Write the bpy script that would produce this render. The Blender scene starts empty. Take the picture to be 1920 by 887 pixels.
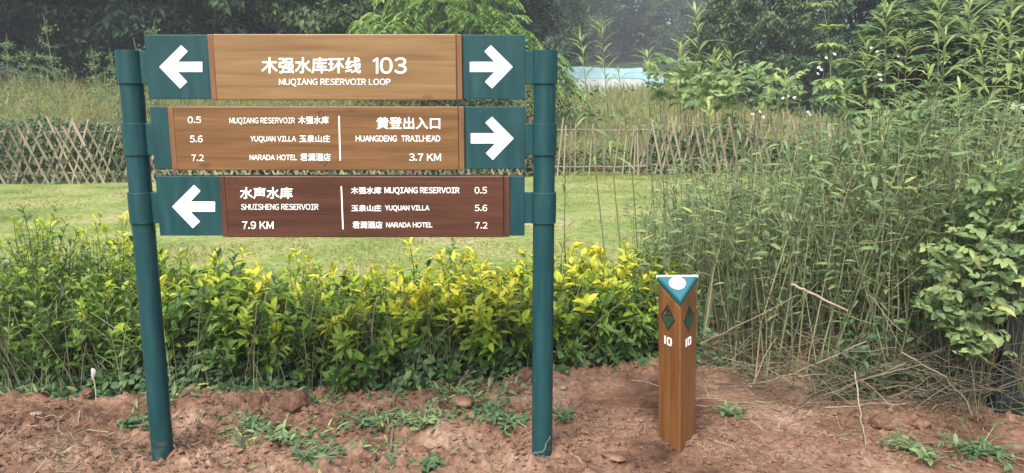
import bpy, math
import numpy as np
from mathutils import Matrix, Vector

rng = np.random.default_rng(11)
scene = bpy.context.scene
col = scene.collection
R_ = math.radians

# ------------------------------------------------------------------ camera, sky, sun, exposure
EYE, PITCH, FOC = 1.55, 9.9, 1420.0
cd = bpy.data.cameras.new('camera')
cam = bpy.data.objects.new('camera', cd)
col.objects.link(cam)
cam.location = (0, 0, EYE)
cam.rotation_euler = (R_(90 - PITCH), 0, 0)
cd.sensor_width = 36.0
cd.lens = FOC / 1920 * 36
cd.clip_start = 0.05
cd.clip_end = 2000
scene.camera = cam

SUN_EL, SUN_AZ = 52.0, 200.0        # azimuth clockwise from +Y (north): behind the viewer, a little to the left
world = bpy.data.worlds.new('World')
scene.world = world
world.use_nodes = True
wn = world.node_tree
bg = wn.nodes['Background']
sky = wn.nodes.new('ShaderNodeTexSky')
sky.sky_type = 'NISHITA'
sky.sun_disc = False
sky.sun_elevation = R_(SUN_EL)
sky.sun_rotation = R_(SUN_AZ)
sky.air_density = 1.0
sky.dust_density = 5.0
sky.ozone_density = 1.0
wn.links.new(sky.outputs[0], bg.inputs[0])
bg.inputs[1].default_value = 0.13
sl = bpy.data.lights.new('sun', 'SUN')
sl.energy = 2.3
sl.angle = R_(32)
sl.color = (1.0, 0.95, 0.86)
sun = bpy.data.objects.new('sun', sl)
col.objects.link(sun)
sd = Vector((math.sin(R_(SUN_AZ)) * math.cos(R_(SUN_EL)), math.cos(R_(SUN_AZ)) * math.cos(R_(SUN_EL)), math.sin(R_(SUN_EL))))
sun.rotation_euler = sd.to_track_quat('Z', 'Y').to_euler()
sun.location = (0, -5, 20)
vs = scene.view_settings
vs.view_transform = 'Standard'
vs.look = 'None'
vs.exposure = 1.2
vs.gamma = 1.0
vs.use_curve_mapping = False
scene.cycles.use_denoising = True
scene.cycles.max_bounces = 8
scene.cycles.diffuse_bounces = 4
scene.cycles.transmission_bounces = 4
scene.cycles.volume_bounces = 0

# ------------------------------------------------------------------ helpers
CP, SP = math.cos(R_(90 - PITCH)), math.sin(R_(90 - PITCH))


def ray(px, py):
    x, y, z = (px - 960) / FOC, (443.5 - py) / FOC, -1.0
    return Vector((x, CP * y - SP * z, SP * y + CP * z))


def at(px, py, Y):
    """the point at distance Y that the photograph shows at pixel px, py"""
    d = ray(px, py)
    return Vector((0, 0, EYE)) + d * (Y / d.y)


def gp(px, py, z=0.0):
    """the point on the level z"""
    d = ray(px, py)
    return Vector((0, 0, EYE)) + d * ((z - EYE) / d.z)


def vnoise(x, y, seed=0):
    xi = np.floor(x).astype(np.int64)
    yi = np.floor(y).astype(np.int64)
    xf, yf = x - xi, y - yi
    u, v = xf * xf * (3 - 2 * xf), yf * yf * (3 - 2 * yf)

    def h(a, b):
        n = (a * 374761393 + b * 668265263 + seed * 974634541) & 0xFFFFFFFF
        n = ((n ^ (n >> 13)) * 1274126177) & 0xFFFFFFFF
        return ((n ^ (n >> 16)) & 0xFFFF) / 65535.0
    a, b, c, d = h(xi, yi), h(xi + 1, yi), h(xi, yi + 1), h(xi + 1, yi + 1)
    return (a * (1 - u) + b * u) * (1 - v) + (c * (1 - u) + d * u) * v


def fbm(x, y, octv=4, seed=0):
    s, a, t = 0, 0.5, 0
    for k in range(octv):
        s = s + a * vnoise(x * 2 ** k, y * 2 ** k, seed + k * 17)
        t += a
        a *= 0.5
    return s / t


def smooth(a, b, x):
    t = np.clip((x - a) / (b - a), 0, 1)
    return t * t * (3 - 2 * t)


def ground_z(x, y):
    """height of the ground everywhere"""
    x, y = np.asarray(x, float), np.asarray(y, float)
    z = 0.012 + 0.02 * np.clip(x + 1.5, 0, 2.5)
    z = z * (1 - smooth(5, 7, y)) + 0.0
    near = 1 - smooth(4.8, 5.6, y)
    z = z + near * (fbm(x * 1.3, y * 1.3, 3, 3) - 0.5) * 0.07
    z = z + (1 - near) * (fbm(x * 0.35, y * 0.35, 3, 5) - 0.5) * 0.10 * (1 - 0.4 * smooth(12, 20, y))
    left = smooth(-2, -8, x)
    z = z + left * 0.165 * np.clip(y - 18.3, 0, 12.5) + (1 - left) * 0.080 * np.clip(y - 18.5, 0, 33) + 0.09 * np.clip(y - 56, 0, 400)
    return z


def gz(x, y):
    return float(ground_z(x, y))


def tag(o, label=None, cat=None, group=None, kind=None):
    if label:
        o['label'] = label
    if cat:
        o['category'] = cat
    if group:
        o['group'] = group
    if kind:
        o['kind'] = kind
    return o


def empty(name, loc, label, cat, group=None, rz=0.0, kind=None):
    o = bpy.data.objects.new(name, None)
    o.empty_display_size = 0.1
    col.objects.link(o)
    o.location = loc
    o.rotation_euler = (0, 0, rz)
    return tag(o, label, cat, group, kind)


def build(name, parts, mats, parent=None, smooth_shade=False):
    """parts: list of (verts (N,3), faces (M,k) or list, material index, rnd per face or scalar)"""
    V, loops, tot, mi, rn = [], [], [], [], []
    off = 0
    for p in parts:
        v, f = np.asarray(p[0], float), p[1]
        m = p[2] if len(p) > 2 else 0
        r = p[3] if len(p) > 3 else 0.5
        fl = f if isinstance(f, list) and isinstance(f[0], np.ndarray) else [f]
        for g in fl:
            g = np.asarray(g, np.int64)
            if g.size == 0:
                continue
            loops.append((g + off).ravel())
            tot.append(np.full(len(g), g.shape[1]))
            mi.append(np.full(len(g), m))
            if isinstance(r, np.ndarray):
                rn.append(np.tile(r, len(g) // len(r)) if len(g) != len(r) else r)
            else:
                rn.append(np.full(len(g), r))
        V.append(v)
        off += len(v)
    V = np.concatenate(V)
    loops, tot, mi, rn = map(np.concatenate, (loops, tot, mi, rn))
    me = bpy.data.meshes.new(name)
    me.vertices.add(len(V))
    me.vertices.foreach_set('co', V.astype(np.float32).ravel())
    me.loops.add(len(loops))
    me.loops.foreach_set('vertex_index', loops.astype(np.int32))
    me.polygons.add(len(tot))
    st = np.concatenate(([0], np.cumsum(tot)[:-1]))
    me.polygons.foreach_set('loop_start', st.astype(np.int32))
    me.polygons.foreach_set('material_index', mi.astype(np.int32))
    a = me.attributes.new('rnd', 'FLOAT', 'FACE')
    a.data.foreach_set('value', rn.astype(np.float32))
    me.polygons.foreach_set('use_smooth', np.full(len(tot), bool(smooth_shade)))
    me.update(calc_edges=True)
    me.validate()
    for m in mats:
        me.materials.append(m)
    o = bpy.data.objects.new(name, me)
    col.objects.link(o)
    if parent is not None:
        o.parent = parent
    return o


def norm(a):
    return a / np.maximum(np.linalg.norm(a, axis=-1, keepdims=True), 1e-9)


def leaves(P, D, N, L, W, rnd, curl=0.15, fold=0.15, lod=0, mat=0, tipw=0.72):
    """leaf blades rooted at P along D, face up along N; returns one part"""
    P = np.asarray(P, float)
    n = len(P)
    D = norm(np.asarray(D, float))
    S = norm(np.cross(D, N))
    N = np.cross(S, D)
    L = np.broadcast_to(np.asarray(L, float), (n,))[:, None]
    W = np.broadcast_to(np.asarray(W, float), (n,))[:, None]
    cu = np.broadcast_to(np.asarray(curl, float), (n,))[:, None]

    def c(t):
        return P + D * L * t - N * (cu * L * t * t)
    rnd = np.broadcast_to(np.asarray(rnd, float), (n,))
    b = (np.arange(n) * (8 if lod == 0 else 4))[:, None]
    if lod == 0:
        m1, m2 = c(0.36), c(tipw)
        up = N * (fold * W)
        V = np.stack([c(0), m1 - S * W * .5 + up, m1, m1 + S * W * .5 + up, m2 - S * W * .43 + up, m2, m2 + S * W * .43 + up, c(1)], 1).reshape(-1, 3)
        T = np.concatenate([b + np.array([[0, 3, 2]]), b + np.array([[0, 2, 1]]), b + np.array([[5, 6, 7]]), b + np.array([[4, 5, 7]])])
        Q = np.concatenate([b + np.array([[2, 3, 6, 5]]), b + np.array([[1, 2, 5, 4]])])
        return (V, [T, Q], mat, rnd)
    m1 = c(0.45) + N * (fold * W)
    V = np.stack([c(0), m1 - S * W * .5, c(1), m1 + S * W * .5], 1).reshape(-1, 3)
    T = np.concatenate([b + np.array([[0, 3, 2]]), b + np.array([[0, 2, 1]])])
    return (V, T, mat, rnd)


def tubes(paths, rad, sides=4, mat=0, rnd=0.5):
    """paths (N,K,3), rad (N,K) or scalar"""
    paths = np.asarray(paths, float)
    if paths.ndim == 2:
        paths = paths[None]
    n, k, _ = paths.shape
    rad = np.broadcast_to(np.asarray(rad, float), (n, k))
    T = norm(np.gradient(paths, axis=1))
    ref = np.where(np.abs(T[..., 2:3]) > 0.9, np.array([1.0, 0, 0]), np.array([0, 0, 1.0]))
    A = norm(np.cross(T, ref))
    B = np.cross(T, A)
    th = np.arange(sides) * 2 * math.pi / sides
    ring = paths[:, :, None] + (A[:, :, None] * np.cos(th)[None, None, :, None] + B[:, :, None] * np.sin(th)[None, None, :, None]) * rad[:, :, None, None]
    V = ring.reshape(-1, 3)
    i = np.arange(n)[:, None, None] * (k * sides) + np.arange(k - 1)[None, :, None] * sides
    s = np.arange(sides)[None, None]
    s2 = (np.arange(sides) + 1) % sides
    F = np.stack([i + s, i + s2[None, None], i + sides + s2[None, None], i + sides + s], -1).reshape(-1, 4)
    r = rnd
    if isinstance(rnd, np.ndarray):
        r = np.repeat(rnd, (k - 1) * sides)
    caps = np.arange(n)[:, None] * (k * sides) + (k - 1) * sides + np.arange(sides)[None]
    if isinstance(rnd, np.ndarray):
        return (V, F, mat, r)
    return (V, [F, caps], mat, r)


def box_part(x0, x1, y0, y1, z0, z1, mat=0, rnd=0.5):
    V = [(x, y, z) for x in (x0, x1) for y in (y0, y1) for z in (z0, z1)]
    F = [(0, 1, 3, 2), (4, 6, 7, 5), (0, 4, 5, 1), (2, 3, 7, 6), (0, 2, 6, 4), (1, 5, 7, 3)]
    return (V, F, mat, rnd)


def hexa_part(V, mat=0, rnd=0.5):
    """8 corners in box_part order"""
    return (V, box_part(0, 1, 0, 1, 0, 1)[1], mat, rnd)


def bevel(o, w, seg=2, ang=35):
    m = o.modifiers.new('bevel', 'BEVEL')
    m.width = w
    m.segments = seg
    m.limit_method = 'ANGLE'
    m.angle_limit = R_(ang)
    return o


def curve_pts(pts, n=10, wob=0.0, g=rng):
    """a smooth polyline through pts"""
    p = np.array([tuple(q) for q in pts], float)
    d = np.concatenate(([0], np.cumsum(np.linalg.norm(np.diff(p, axis=0), axis=1))))
    t = np.linspace(0, d[-1], n)
    out = np.stack([np.interp(t, d, p[:, k]) for k in range(3)], 1)
    for _ in range(2):
        out[1:-1] = (out[:-2] + 2 * out[1:-1] + out[2:]) / 4
    if wob:
        out[1:-1] += g.normal(0, wob, (n - 2, 3))
    return out


# ------------------------------------------------------------------ materials
def lin(h):
    h = h.lstrip('#')
    c = [int(h[i:i + 2], 16) / 255 for i in (0, 2, 4)]
    return tuple(v / 12.92 if v <= 0.04045 else ((v + 0.055) / 1.055) ** 2.4 for v in c) + (1.0,)


def newmat(name):
    m = bpy.data.materials.new(name)
    m.use_nodes = True
    return m, m.node_tree, m.node_tree.nodes['Principled BSDF']


def ramp(nt, stops, src):
    r = nt.nodes.new('ShaderNodeValToRGB')
    e = r.color_ramp.elements
    while len(e) < len(stops):
        e.new(0.5)
    for k, (p, c) in enumerate(stops):
        e[k].position = p
        e[k].color = c if len(c) == 4 else tuple(c) + (1,)
    nt.links.new(src, r.inputs[0])
    return r


def leaf_mat(name, stops, rough=0.5, trans=0.3, spec=0.35, bump=0):
    m, nt, p = newmat(name)
    at_ = nt.nodes.new('ShaderNodeAttribute')
    at_.attribute_name = 'rnd'
    r = ramp(nt, stops, at_.outputs['Fac'])
    nt.links.new(r.outputs[0], p.inputs['Base Color'])
    p.inputs['Roughness'].default_value = rough
    p.inputs['Specular IOR Level'].default_value = spec
    if trans:
        t = nt.nodes.new('ShaderNodeBsdfTranslucent')
        mx = nt.nodes.new('ShaderNodeMixShader')
        mx.inputs[0].default_value = trans
        nt.links.new(r.outputs[0], t.inputs[0])
        nt.links.new(p.outputs[0], mx.inputs[1])
        nt.links.new(t.outputs[0], mx.inputs[2])
        nt.links.new(mx.outputs[0], nt.nodes['Material Output'].inputs[0])
    return m


def flat_mat(name, c, rough=0.5, spec=0.5, noise=0.0, nscale=20, bump=0.0):
    m, nt, p = newmat(name)
    p.inputs['Base Color'].default_value = c
    p.inputs['Roughness'].default_value = rough
    p.inputs['Specular IOR Level'].default_value = spec
    if noise or bump:
        tc = nt.nodes.new('ShaderNodeTexCoord')
        n = nt.nodes.new('ShaderNodeTexNoise')
        n.inputs['Scale'].default_value = nscale
        n.inputs['Detail'].default_value = 5
        nt.links.new(tc.outputs['Object'], n.inputs[0])
        if noise:
            r = ramp(nt, [(0.25, tuple(v * (1 - noise) for v in c[:3])), (0.75, tuple(min(1, v * (1 + noise)) for v in c[:3]))], n.outputs[0])
            nt.links.new(r.outputs[0], p.inputs['Base Color'])
        if bump:
            b = nt.nodes.new('ShaderNodeBump')
            b.inputs['Strength'].default_value = bump
            b.inputs['Distance'].default_value = 0.01
            nt.links.new(n.outputs[0], b.inputs['Height'])
            nt.links.new(b.outputs[0], p.inputs['Normal'])
    return m


def wood_mat(name, c0, c1, c2, axis='X', seed=0.0, rough=0.42, spots=True):
    m, nt, p = newmat(name)
    tc = nt.nodes.new('ShaderNodeTexCoord')
    mp = nt.nodes.new('ShaderNodeMapping')
    s = {'X': (1.0, 14, 14), 'Z': (14, 14, 1.0)}[axis]
    mp.inputs['Scale'].default_value = s
    mp.inputs['Location'].default_value = (seed, seed * 1.7, seed * .6)
    nt.links.new(tc.outputs['Object'], mp.inputs[0])
    n1 = nt.nodes.new('ShaderNodeTexNoise')
    n1.inputs['Scale'].default_value = 2.2
    n1.inputs['Detail'].default_value = 6
    n1.inputs['Distortion'].default_value = 0.6
    nt.links.new(mp.outputs[0], n1.inputs[0])
    mp2 = nt.nodes.new('ShaderNodeMapping')
    mp2.inputs['Scale'].default_value = tuple(v * (1.2 if v < 2 else 5) for v in s)
    nt.links.new(tc.outputs['Object'], mp2.inputs[0])
    n2 = nt.nodes.new('ShaderNodeTexNoise')
    n2.inputs['Scale'].default_value = 3.0
    n2.inputs['Detail'].default_value = 3
    nt.links.new(mp2.outputs[0], n2.inputs[0])
    mx = nt.nodes.new('ShaderNodeMath')
    mx.operation = 'MULTIPLY_ADD'
    mx.inputs[1].default_value = 0.35
    nt.links.new(n2.outputs[0], mx.inputs[0])
    nt.links.new(n1.outputs[0], mx.inputs[2])
    r = ramp(nt, [(0.45, c0), (0.66, c1), (0.9, c2)], mx.outputs[0])
    out = r.outputs[0]
    if spots:                                   # a few knots
        vo = nt.nodes.new('ShaderNodeTexVoronoi')
        vo.inputs['Scale'].default_value = 1.0
        mp3 = nt.nodes.new('ShaderNodeMapping')
        mp3.inputs['Scale'].default_value = (3.2, 3.2, 7) if axis == 'X' else (7, 7, 2.4)
        mp3.inputs['Location'].default_value = (seed * 2.1, 0.3, seed)
        nt.links.new(tc.outputs['Object'], mp3.inputs[0])
        nt.links.new(mp3.outputs[0], vo.inputs[0])
        kr = ramp(nt, [(0.03, (1, 1, 1)), (0.11, (0, 0, 0))], vo.outputs['Distance'])
        mm = nt.nodes.new('ShaderNodeMixRGB')
        mm.inputs[2].default_value = tuple(v * 0.45 for v in c0[:3]) + (1,)
        mu = nt.nodes.new('ShaderNodeMath')
        mu.operation = 'MULTIPLY'
        mu.inputs[1].default_value = 0.7
        nt.links.new(kr.outputs[0], mu.inputs[0])
        nt.links.new(mu.outputs[0], mm.inputs[0])
        nt.links.new(out, mm.inputs[1])
        out = mm.outputs[0]
    nt.links.new(out, p.inputs['Base Color'])
    p.inputs['Roughness'].default_value = rough
    p.inputs['Specular IOR Level'].default_value = 0.4
    b = nt.nodes.new('ShaderNodeBump')
    b.inputs['Strength'].default_value = 0.3
    b.inputs['Distance'].default_value = 0.004
    nt.links.new(mx.outputs[0], b.inputs['Height'])
    nt.links.new(b.outputs[0], p.inputs['Normal'])
    return m


def post_mat(name):
    """teal powder coat with faint streaks and scratches, clay splashed on it near the ground"""
    m, nt, p = newmat(name)
    tc = nt.nodes.new('ShaderNodeTexCoord')
    mp = nt.nodes.new('ShaderNodeMapping')
    mp.inputs['Scale'].default_value = (9, 9, 1.3)
    nt.links.new(tc.outputs['Object'], mp.inputs[0])
    n1 = nt.nodes.new('ShaderNodeTexNoise')
    n1.inputs['Scale'].default_value = 4
    n1.inputs['Detail'].default_value = 7
    nt.links.new(mp.outputs[0], n1.inputs[0])
    r = ramp(nt, [(0.3, (0.0055, 0.040, 0.046)), (0.55, (0.0075, 0.050, 0.057)), (0.75, (0.0125, 0.062, 0.069))], n1.outputs[0])
    n2 = nt.nodes.new('ShaderNodeTexNoise')
    n2.inputs['Scale'].default_value = 34
    n2.inputs['Detail'].default_value = 6
    nt.links.new(tc.outputs['Object'], n2.inputs[0])
    sx = nt.nodes.new('ShaderNodeSeparateXYZ')
    nt.links.new(tc.outputs['Object'], sx.inputs[0])
    mr = nt.nodes.new('ShaderNodeMapRange')
    mr.inputs['From Min'].default_value = 0.02
    mr.inputs['From Max'].default_value = 0.20
    mr.inputs['To Min'].default_value = 0.13
    mr.inputs['To Max'].default_value = -0.10
    nt.links.new(sx.outputs['Z'], mr.inputs[0])
    ad = nt.nodes.new('ShaderNodeMath')
    nt.links.new(n2.outputs[0], ad.inputs[0])
    nt.links.new(mr.outputs[0], ad.inputs[1])
    k = ramp(nt, [(0.58, (0, 0, 0)), (0.90, (.6, .6, .6))], ad.outputs[0])
    mx = nt.nodes.new('ShaderNodeMixRGB')
    mx.inputs[2].default_value = (0.22, 0.13, 0.09, 1)
    nt.links.new(k.outputs[0], mx.inputs[0])
    nt.links.new(r.outputs[0], mx.inputs[1])
    nt.links.new(mx.outputs[0], p.inputs['Base Color'])
    rr = ramp(nt, [(0.3, (.34, .34, .34)), (0.7, (.52, .52, .52))], n1.outputs[0])
    nt.links.new(rr.outputs[0], p.inputs['Roughness'])
    p.inputs['Specular IOR Level'].default_value = 0.32
    return m


M_teal = post_mat('teal_paint')
M_teal_light = flat_mat('marker_teal_sky', (0.030, 0.125, 0.155, 1), 0.3, 0.5, 0.06, 6)  # cap top: sky reflection put into the colour as a lighter teal
M_teal_dark = flat_mat('marker_rim', (0.012, 0.075, 0.085, 1), 0.35)
M_white = flat_mat('white_vinyl', (0.86, 0.88, 0.88, 1), 0.35, 0.5)
M_text = flat_mat('white_paint', (0.84, 0.83, 0.80, 1), 0.5, 0.4)
M_wood_top = wood_mat('honey_wood', (0.140, 0.080, 0.032, 1), (0.185, 0.110, 0.044, 1), (0.225, 0.142, 0.062, 1), 'X', 0.0)
M_wood_mid = wood_mat('orange_wood', (0.100, 0.048, 0.016, 1), (0.142, 0.071, 0.024, 1), (0.180, 0.097, 0.036, 1), 'X', 3.3)
M_wood_low = wood_mat('red_brown_wood', (0.038, 0.0135, 0.0070, 1), (0.062, 0.0222, 0.0115, 1), (0.086, 0.034, 0.0185, 1), 'X', 7.1, spots=False)
M_trim = wood_mat('end_strip_wood', (0.115, 0.054, 0.024, 1), (0.160, 0.078, 0.034, 1), (0.20, 0.105, 0.048, 1), 'Z', 4.0, spots=False)
M_trim_low = wood_mat('dark_strip_wood', (0.042, 0.017, 0.010, 1), (0.066, 0.027, 0.017, 1), (0.09, 0.04, 0.026, 1), 'Z', 5.0, spots=False)
M_wood_post = wood_mat('marker_wood', (0.105, 0.043, 0.013, 1), (0.155, 0.066, 0.020, 1), (0.205, 0.095, 0.034, 1), 'Z', 1.3, spots=False)
M_emb_dark = flat_mat('emblem_dark', (0.010, 0.024, 0.014, 1), 0.5)
M_emb_green = flat_mat('emblem_green', (0.016, 0.062, 0.036, 1), 0.5)


def ground_mat():
    m, nt, p = newmat('red_clay_soil')
    tc = nt.nodes.new('ShaderNodeTexCoord')
    n1 = nt.nodes.new('ShaderNodeTexNoise')
    n1.inputs['Scale'].default_value = 2.1
    n1.inputs['Detail'].default_value = 9
    n1.inputs['Roughness'].default_value = 0.62
    nt.links.new(tc.outputs['Object'], n1.inputs[0])
    r = ramp(nt, [(0.34, (0.062, 0.036, 0.025)), (0.44, (0.138, 0.080, 0.055)), (0.55, (0.212, 0.132, 0.094)), (0.70, (0.31, 0.22, 0.168))], n1.outputs[0])
    n2 = nt.nodes.new('ShaderNodeTexNoise')
    n2.inputs['Scale'].default_value = 45
    n2.inputs['Detail'].default_value = 6
    nt.links.new(tc.outputs['Object'], n2.inputs[0])
    r2 = ramp(nt, [(0.3, (0.62, 0.60, 0.58)), (0.7, (1.12, 1.1, 1.08))], n2.outputs[0])
    mx = nt.nodes.new('ShaderNodeMixRGB')
    mx.blend_type = 'MULTIPLY'
    mx.inputs[0].default_value = 1
    nt.links.new(r.outputs[0], mx.inputs[1])
    nt.links.new(r2.outputs[0], mx.inputs[2])
    nt.links.new(mx.outputs[0], p.inputs['Base Color'])
    p.inputs['Roughness'].default_value = 0.95
    p.inputs['Specular IOR Level'].default_value = 0.1
    b = nt.nodes.new('ShaderNodeBump')
    b.inputs['Strength'].default_value = 0.55
    b.inputs['Distance'].default_value = 0.02
    nt.links.new(n2.outputs[0], b.inputs['Height'])
    nt.links.new(b.outputs[0], p.inputs['Normal'])
    return m


def turf_mat(name, stops, scale, fine):
    m, nt, p = newmat(name)
    tc = nt.nodes.new('ShaderNodeTexCoord')
    n1 = nt.nodes.new('ShaderNodeTexNoise')
    n1.inputs['Scale'].default_value = scale
    n1.inputs['Detail'].default_value = 8
    n1.inputs['Roughness'].default_value = 0.6
    nt.links.new(tc.outputs['Object'], n1.inputs[0])
    n2 = nt.nodes.new('ShaderNodeTexNoise')
    n2.inputs['Scale'].default_value = fine
    n2.inputs['Detail'].default_value = 4
    nt.links.new(tc.outputs['Object'], n2.inputs[0])
    r = ramp(nt, stops, n1.outputs[0])
    r2 = ramp(nt, [(0.3, (0.6, 0.6, 0.6)), (0.7, (1.2, 1.2, 1.2))], n2.outputs[0])
    mx = nt.nodes.new('ShaderNodeMixRGB')
    mx.blend_type = 'MULTIPLY'
    mx.inputs[0].default_value = 1
    nt.links.new(r.outputs[0], mx.inputs[1])
    nt.links.new(r2.outputs[0], mx.inputs[2])
    nt.links.new(mx.outputs[0], p.inputs['Base Color'])
    p.inputs['Roughness'].default_value = 0.9
    p.inputs['Specular IOR Level'].default_value = 0.1
    return m


M_soil = ground_mat()
M_lawn = turf_mat('lawn_turf', [(0.32, (0.10, 0.145, 0.04)), (0.45, (0.18, 0.235, 0.07)), (0.56, (0.25, 0.27, 0.10)), (0.68, (0.30, 0.27, 0.15))], 0.8, 14)
M_field = turf_mat('field_turf', [(0.3, (0.12, 0.14, 0.045)), (0.5, (0.22, 0.22, 0.09)), (0.7, (0.30, 0.27, 0.14))], 0.4, 8)
M_hill = turf_mat('hill_turf', [(0.3, (0.02, 0.035, 0.015)), (0.7, (0.04, 0.06, 0.025))], 0.2, 3)

# rnd 0 = old dark leaf ... 1 = new yellow growth
M_croton = leaf_mat('croton_leaf', [(0.0, (0.030, 0.070, 0.022)), (0.35, (0.080, 0.165, 0.032)), (0.60, (0.20, 0.32, 0.035)), (0.80, (0.42, 0.50, 0.04)), (1.0, (0.66, 0.62, 0.06))], 0.42, 0.4, 0.35)
M_under = leaf_mat('broad_leaf', [(0.0, (0.030, 0.072, 0.030)), (0.5, (0.072, 0.145, 0.062)), (1.0, (0.15, 0.23, 0.08))], 0.5, 0.25)
M_weed = leaf_mat('weed_leaf', [(0.0, (0.075, 0.130, 0.065)), (0.4, (0.165, 0.255, 0.125)), (0.75, (0.28, 0.40, 0.165)), (0.93, (0.40, 0.48, 0.18)), (1.0, (0.58, 0.50, 0.18))], 0.5, 0.48)
M_dryweed = leaf_mat('dry_stem', [(0.0, (0.055, 0.050, 0.036)), (0.35, (0.12, 0.13, 0.075)), (0.7, (0.19, 0.235, 0.115)), (1.0, (0.36, 0.33, 0.22))], 0.7, 0.0, 0.2)
M_stick = leaf_mat('dead_stick', [(0.0, (0.05, 0.042, 0.03)), (0.5, (0.16, 0.135, 0.095)), (1.0, (0.45, 0.39, 0.29))], 0.8, 0.0, 0.2)
M_straw = leaf_mat('straw', [(0.0, (0.06, 0.045, 0.03)), (0.6, (0.17, 0.13, 0.085)), (1.0, (0.36, 0.30, 0.21))], 0.8, 0.0, 0.2)
M_grass = leaf_mat('lawn_grass', [(0.0, (0.10, 0.15, 0.04)), (0.6, (0.20, 0.27, 0.07)), (1.0, (0.31, 0.33, 0.12))], 0.6, 0.4, 0.2)
M_fgrass = leaf_mat('field_grass', [(0.0, (0.16, 0.20, 0.075)), (0.4, (0.38, 0.42, 0.17)), (0.75, (0.50, 0.49, 0.25)), (1.0, (0.55, 0.46, 0.32))], 0.6, 0.55, 0.2)
M_bamboo = leaf_mat('bamboo_slat', [(0.0, (0.075, 0.064, 0.045)), (0.5, (0.17, 0.148, 0.105)), (1.0, (0.30, 0.265, 0.19))], 0.6, 0.0, 0.3)
M_bamboo_brown = leaf_mat('brown_slat', [(0.0, (0.11, 0.094, 0.070)), (0.5, (0.19, 0.163, 0.122)), (1.0, (0.29, 0.252, 0.19))], 0.6, 0.0, 0.3)
M_tree_dark = leaf_mat('dark_tree_leaf', [(0.0, (0.007, 0.018, 0.011)), (0.5, (0.018, 0.038, 0.022)), (1.0, (0.045, 0.080, 0.040))], 0.6, 0.2, 0.12)
M_tree_mid = leaf_mat('mid_tree_leaf', [(0.0, (0.028, 0.058, 0.030)), (0.5, (0.075, 0.13, 0.06)), (1.0, (0.15, 0.21, 0.085))], 0.55, 0.25, 0.2)
M_tree_light = leaf_mat('feather_leaf', [(0.0, (0.06, 0.12, 0.035)), (0.5, (0.19, 0.33, 0.08)), (1.0, (0.36, 0.48, 0.13))], 0.5, 0.4)
M_bark = flat_mat('bark', (0.075, 0.062, 0.05, 1), 0.9, 0.1, 0.4, 9, 0.5)
M_flower = leaf_mat('white_petal', [(0.0, (0.75, 0.75, 0.70)), (1.0, (0.85, 0.85, 0.80))], 0.6, 0.3)
M_flower_eye = flat_mat('flower_eye', (0.55, 0.36, 0.03, 1), 0.7)
M_clod = ground_mat()
M_stone = flat_mat('pale_stone', (0.26, 0.21, 0.17, 1), 0.9, 0.2, 0.2, 30, 0.3)
M_tarp = flat_mat('blue_sheeting', (0.30, 0.50, 0.60, 1), 0.6, 0.3, 0.3, 1.4)
M_tarp_white = flat_mat('white_sheeting', (0.48, 0.54, 0.57, 1), 0.7, 0.2, 0.15, 2.0)
M_concrete = flat_mat('concrete_pole', (0.22, 0.22, 0.21, 1), 0.8)
M_steel = flat_mat('pale_steel', (0.62, 0.66, 0.68, 1), 0.5)
M_darkpost = flat_mat('dark_green_metal', (0.004, 0.012, 0.011, 1), 0.55)
M_litter_white = flat_mat('white_scrap', (0.36, 0.34, 0.30, 1), 0.8)

# ------------------------------------------------------------------ haze
HAZE = 0.0017
M_haze = bpy.data.materials.new('haze_air')
M_haze.use_nodes = True
hn = M_haze.node_tree
hn.nodes.remove(hn.nodes['Principled BSDF'])
pv = hn.nodes.new('ShaderNodeVolumePrincipled')
pv.inputs['Color'].default_value = (0.80, 0.90, 0.97, 1)
pv.inputs['Density'].default_value = HAZE
pv.inputs['Anisotropy'].default_value = 0.0
hn.links.new(pv.outputs[0], hn.nodes['Material Output'].inputs['Volume'])
hz = build('haze', [box_part(-150, 150, -25, 190, -4, 66)], [M_haze])
tag(hz, kind='stuff')

# ------------------------------------------------------------------ ground
def sheet(name, xs, ys, mat, extra=None, dz=0.0):
    X, Y = np.meshgrid(xs, ys, indexing='ij')
    Z = ground_z(X, Y) + dz
    if extra is not None:
        Z = Z + extra(X, Y)
    V = np.stack([X, Y, Z], -1).reshape(-1, 3)
    nx, ny = len(xs), len(ys)
    i = (np.arange(nx - 1)[:, None] * ny + np.arange(ny - 1)[None]).reshape(-1, 1)
    F = np.concatenate([i, i + ny, i + ny + 1, i + 1], 1)
    o = build(name, [(V, F)], [mat], smooth_shade=True)
    tag(o, kind='structure')
    return o


def clods(x, y):
    """lumps of dug clay; flatter and trodden on the right in front of the marker"""
    flat = smooth(0.15, 0.5, x) * (1 - smooth(1.9, 2.5, x)) * (1 - smooth(3.7, 4.1, y))
    a = (1 - 0.72 * flat) * (1 - smooth(4.6, 5.0, y))
    n1 = fbm(x * 9, y * 9, 3, 21)
    n2 = fbm(x * 26, y * 26, 3, 22)
    h = np.clip(n1 - 0.46, 0, 1) * 0.11 + np.abs(n2 - 0.5) * 0.07 + (fbm(x * 48, y * 48, 2, 33) - .5) * .012 + np.clip(fbm(x * 17, y * 17, 3, 29) - .55, 0, 1) * .09
    ridge = np.exp(-((y - (3.72 + 0.14 * smooth(-1, 1, x) * 2)) / 0.16) ** 2) * 0.045 * fbm(x * 3, y * 3, 2, 8)
    for px_, py_, rr in ((-1.527, 3.1, .13), (.131, 3.1, .13), (.70, 3.2, .17)):     # earth packed round the posts
        d2 = ((x - px_) ** 2 + (y - py_) ** 2) / rr ** 2
        h = h + np.exp(-d2) * .022 * n1
    return h * a + ridge


def soil_z(x, y):
    return float(ground_z(x, y) + clods(np.asarray(x, float), np.asarray(y, float)))


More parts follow.
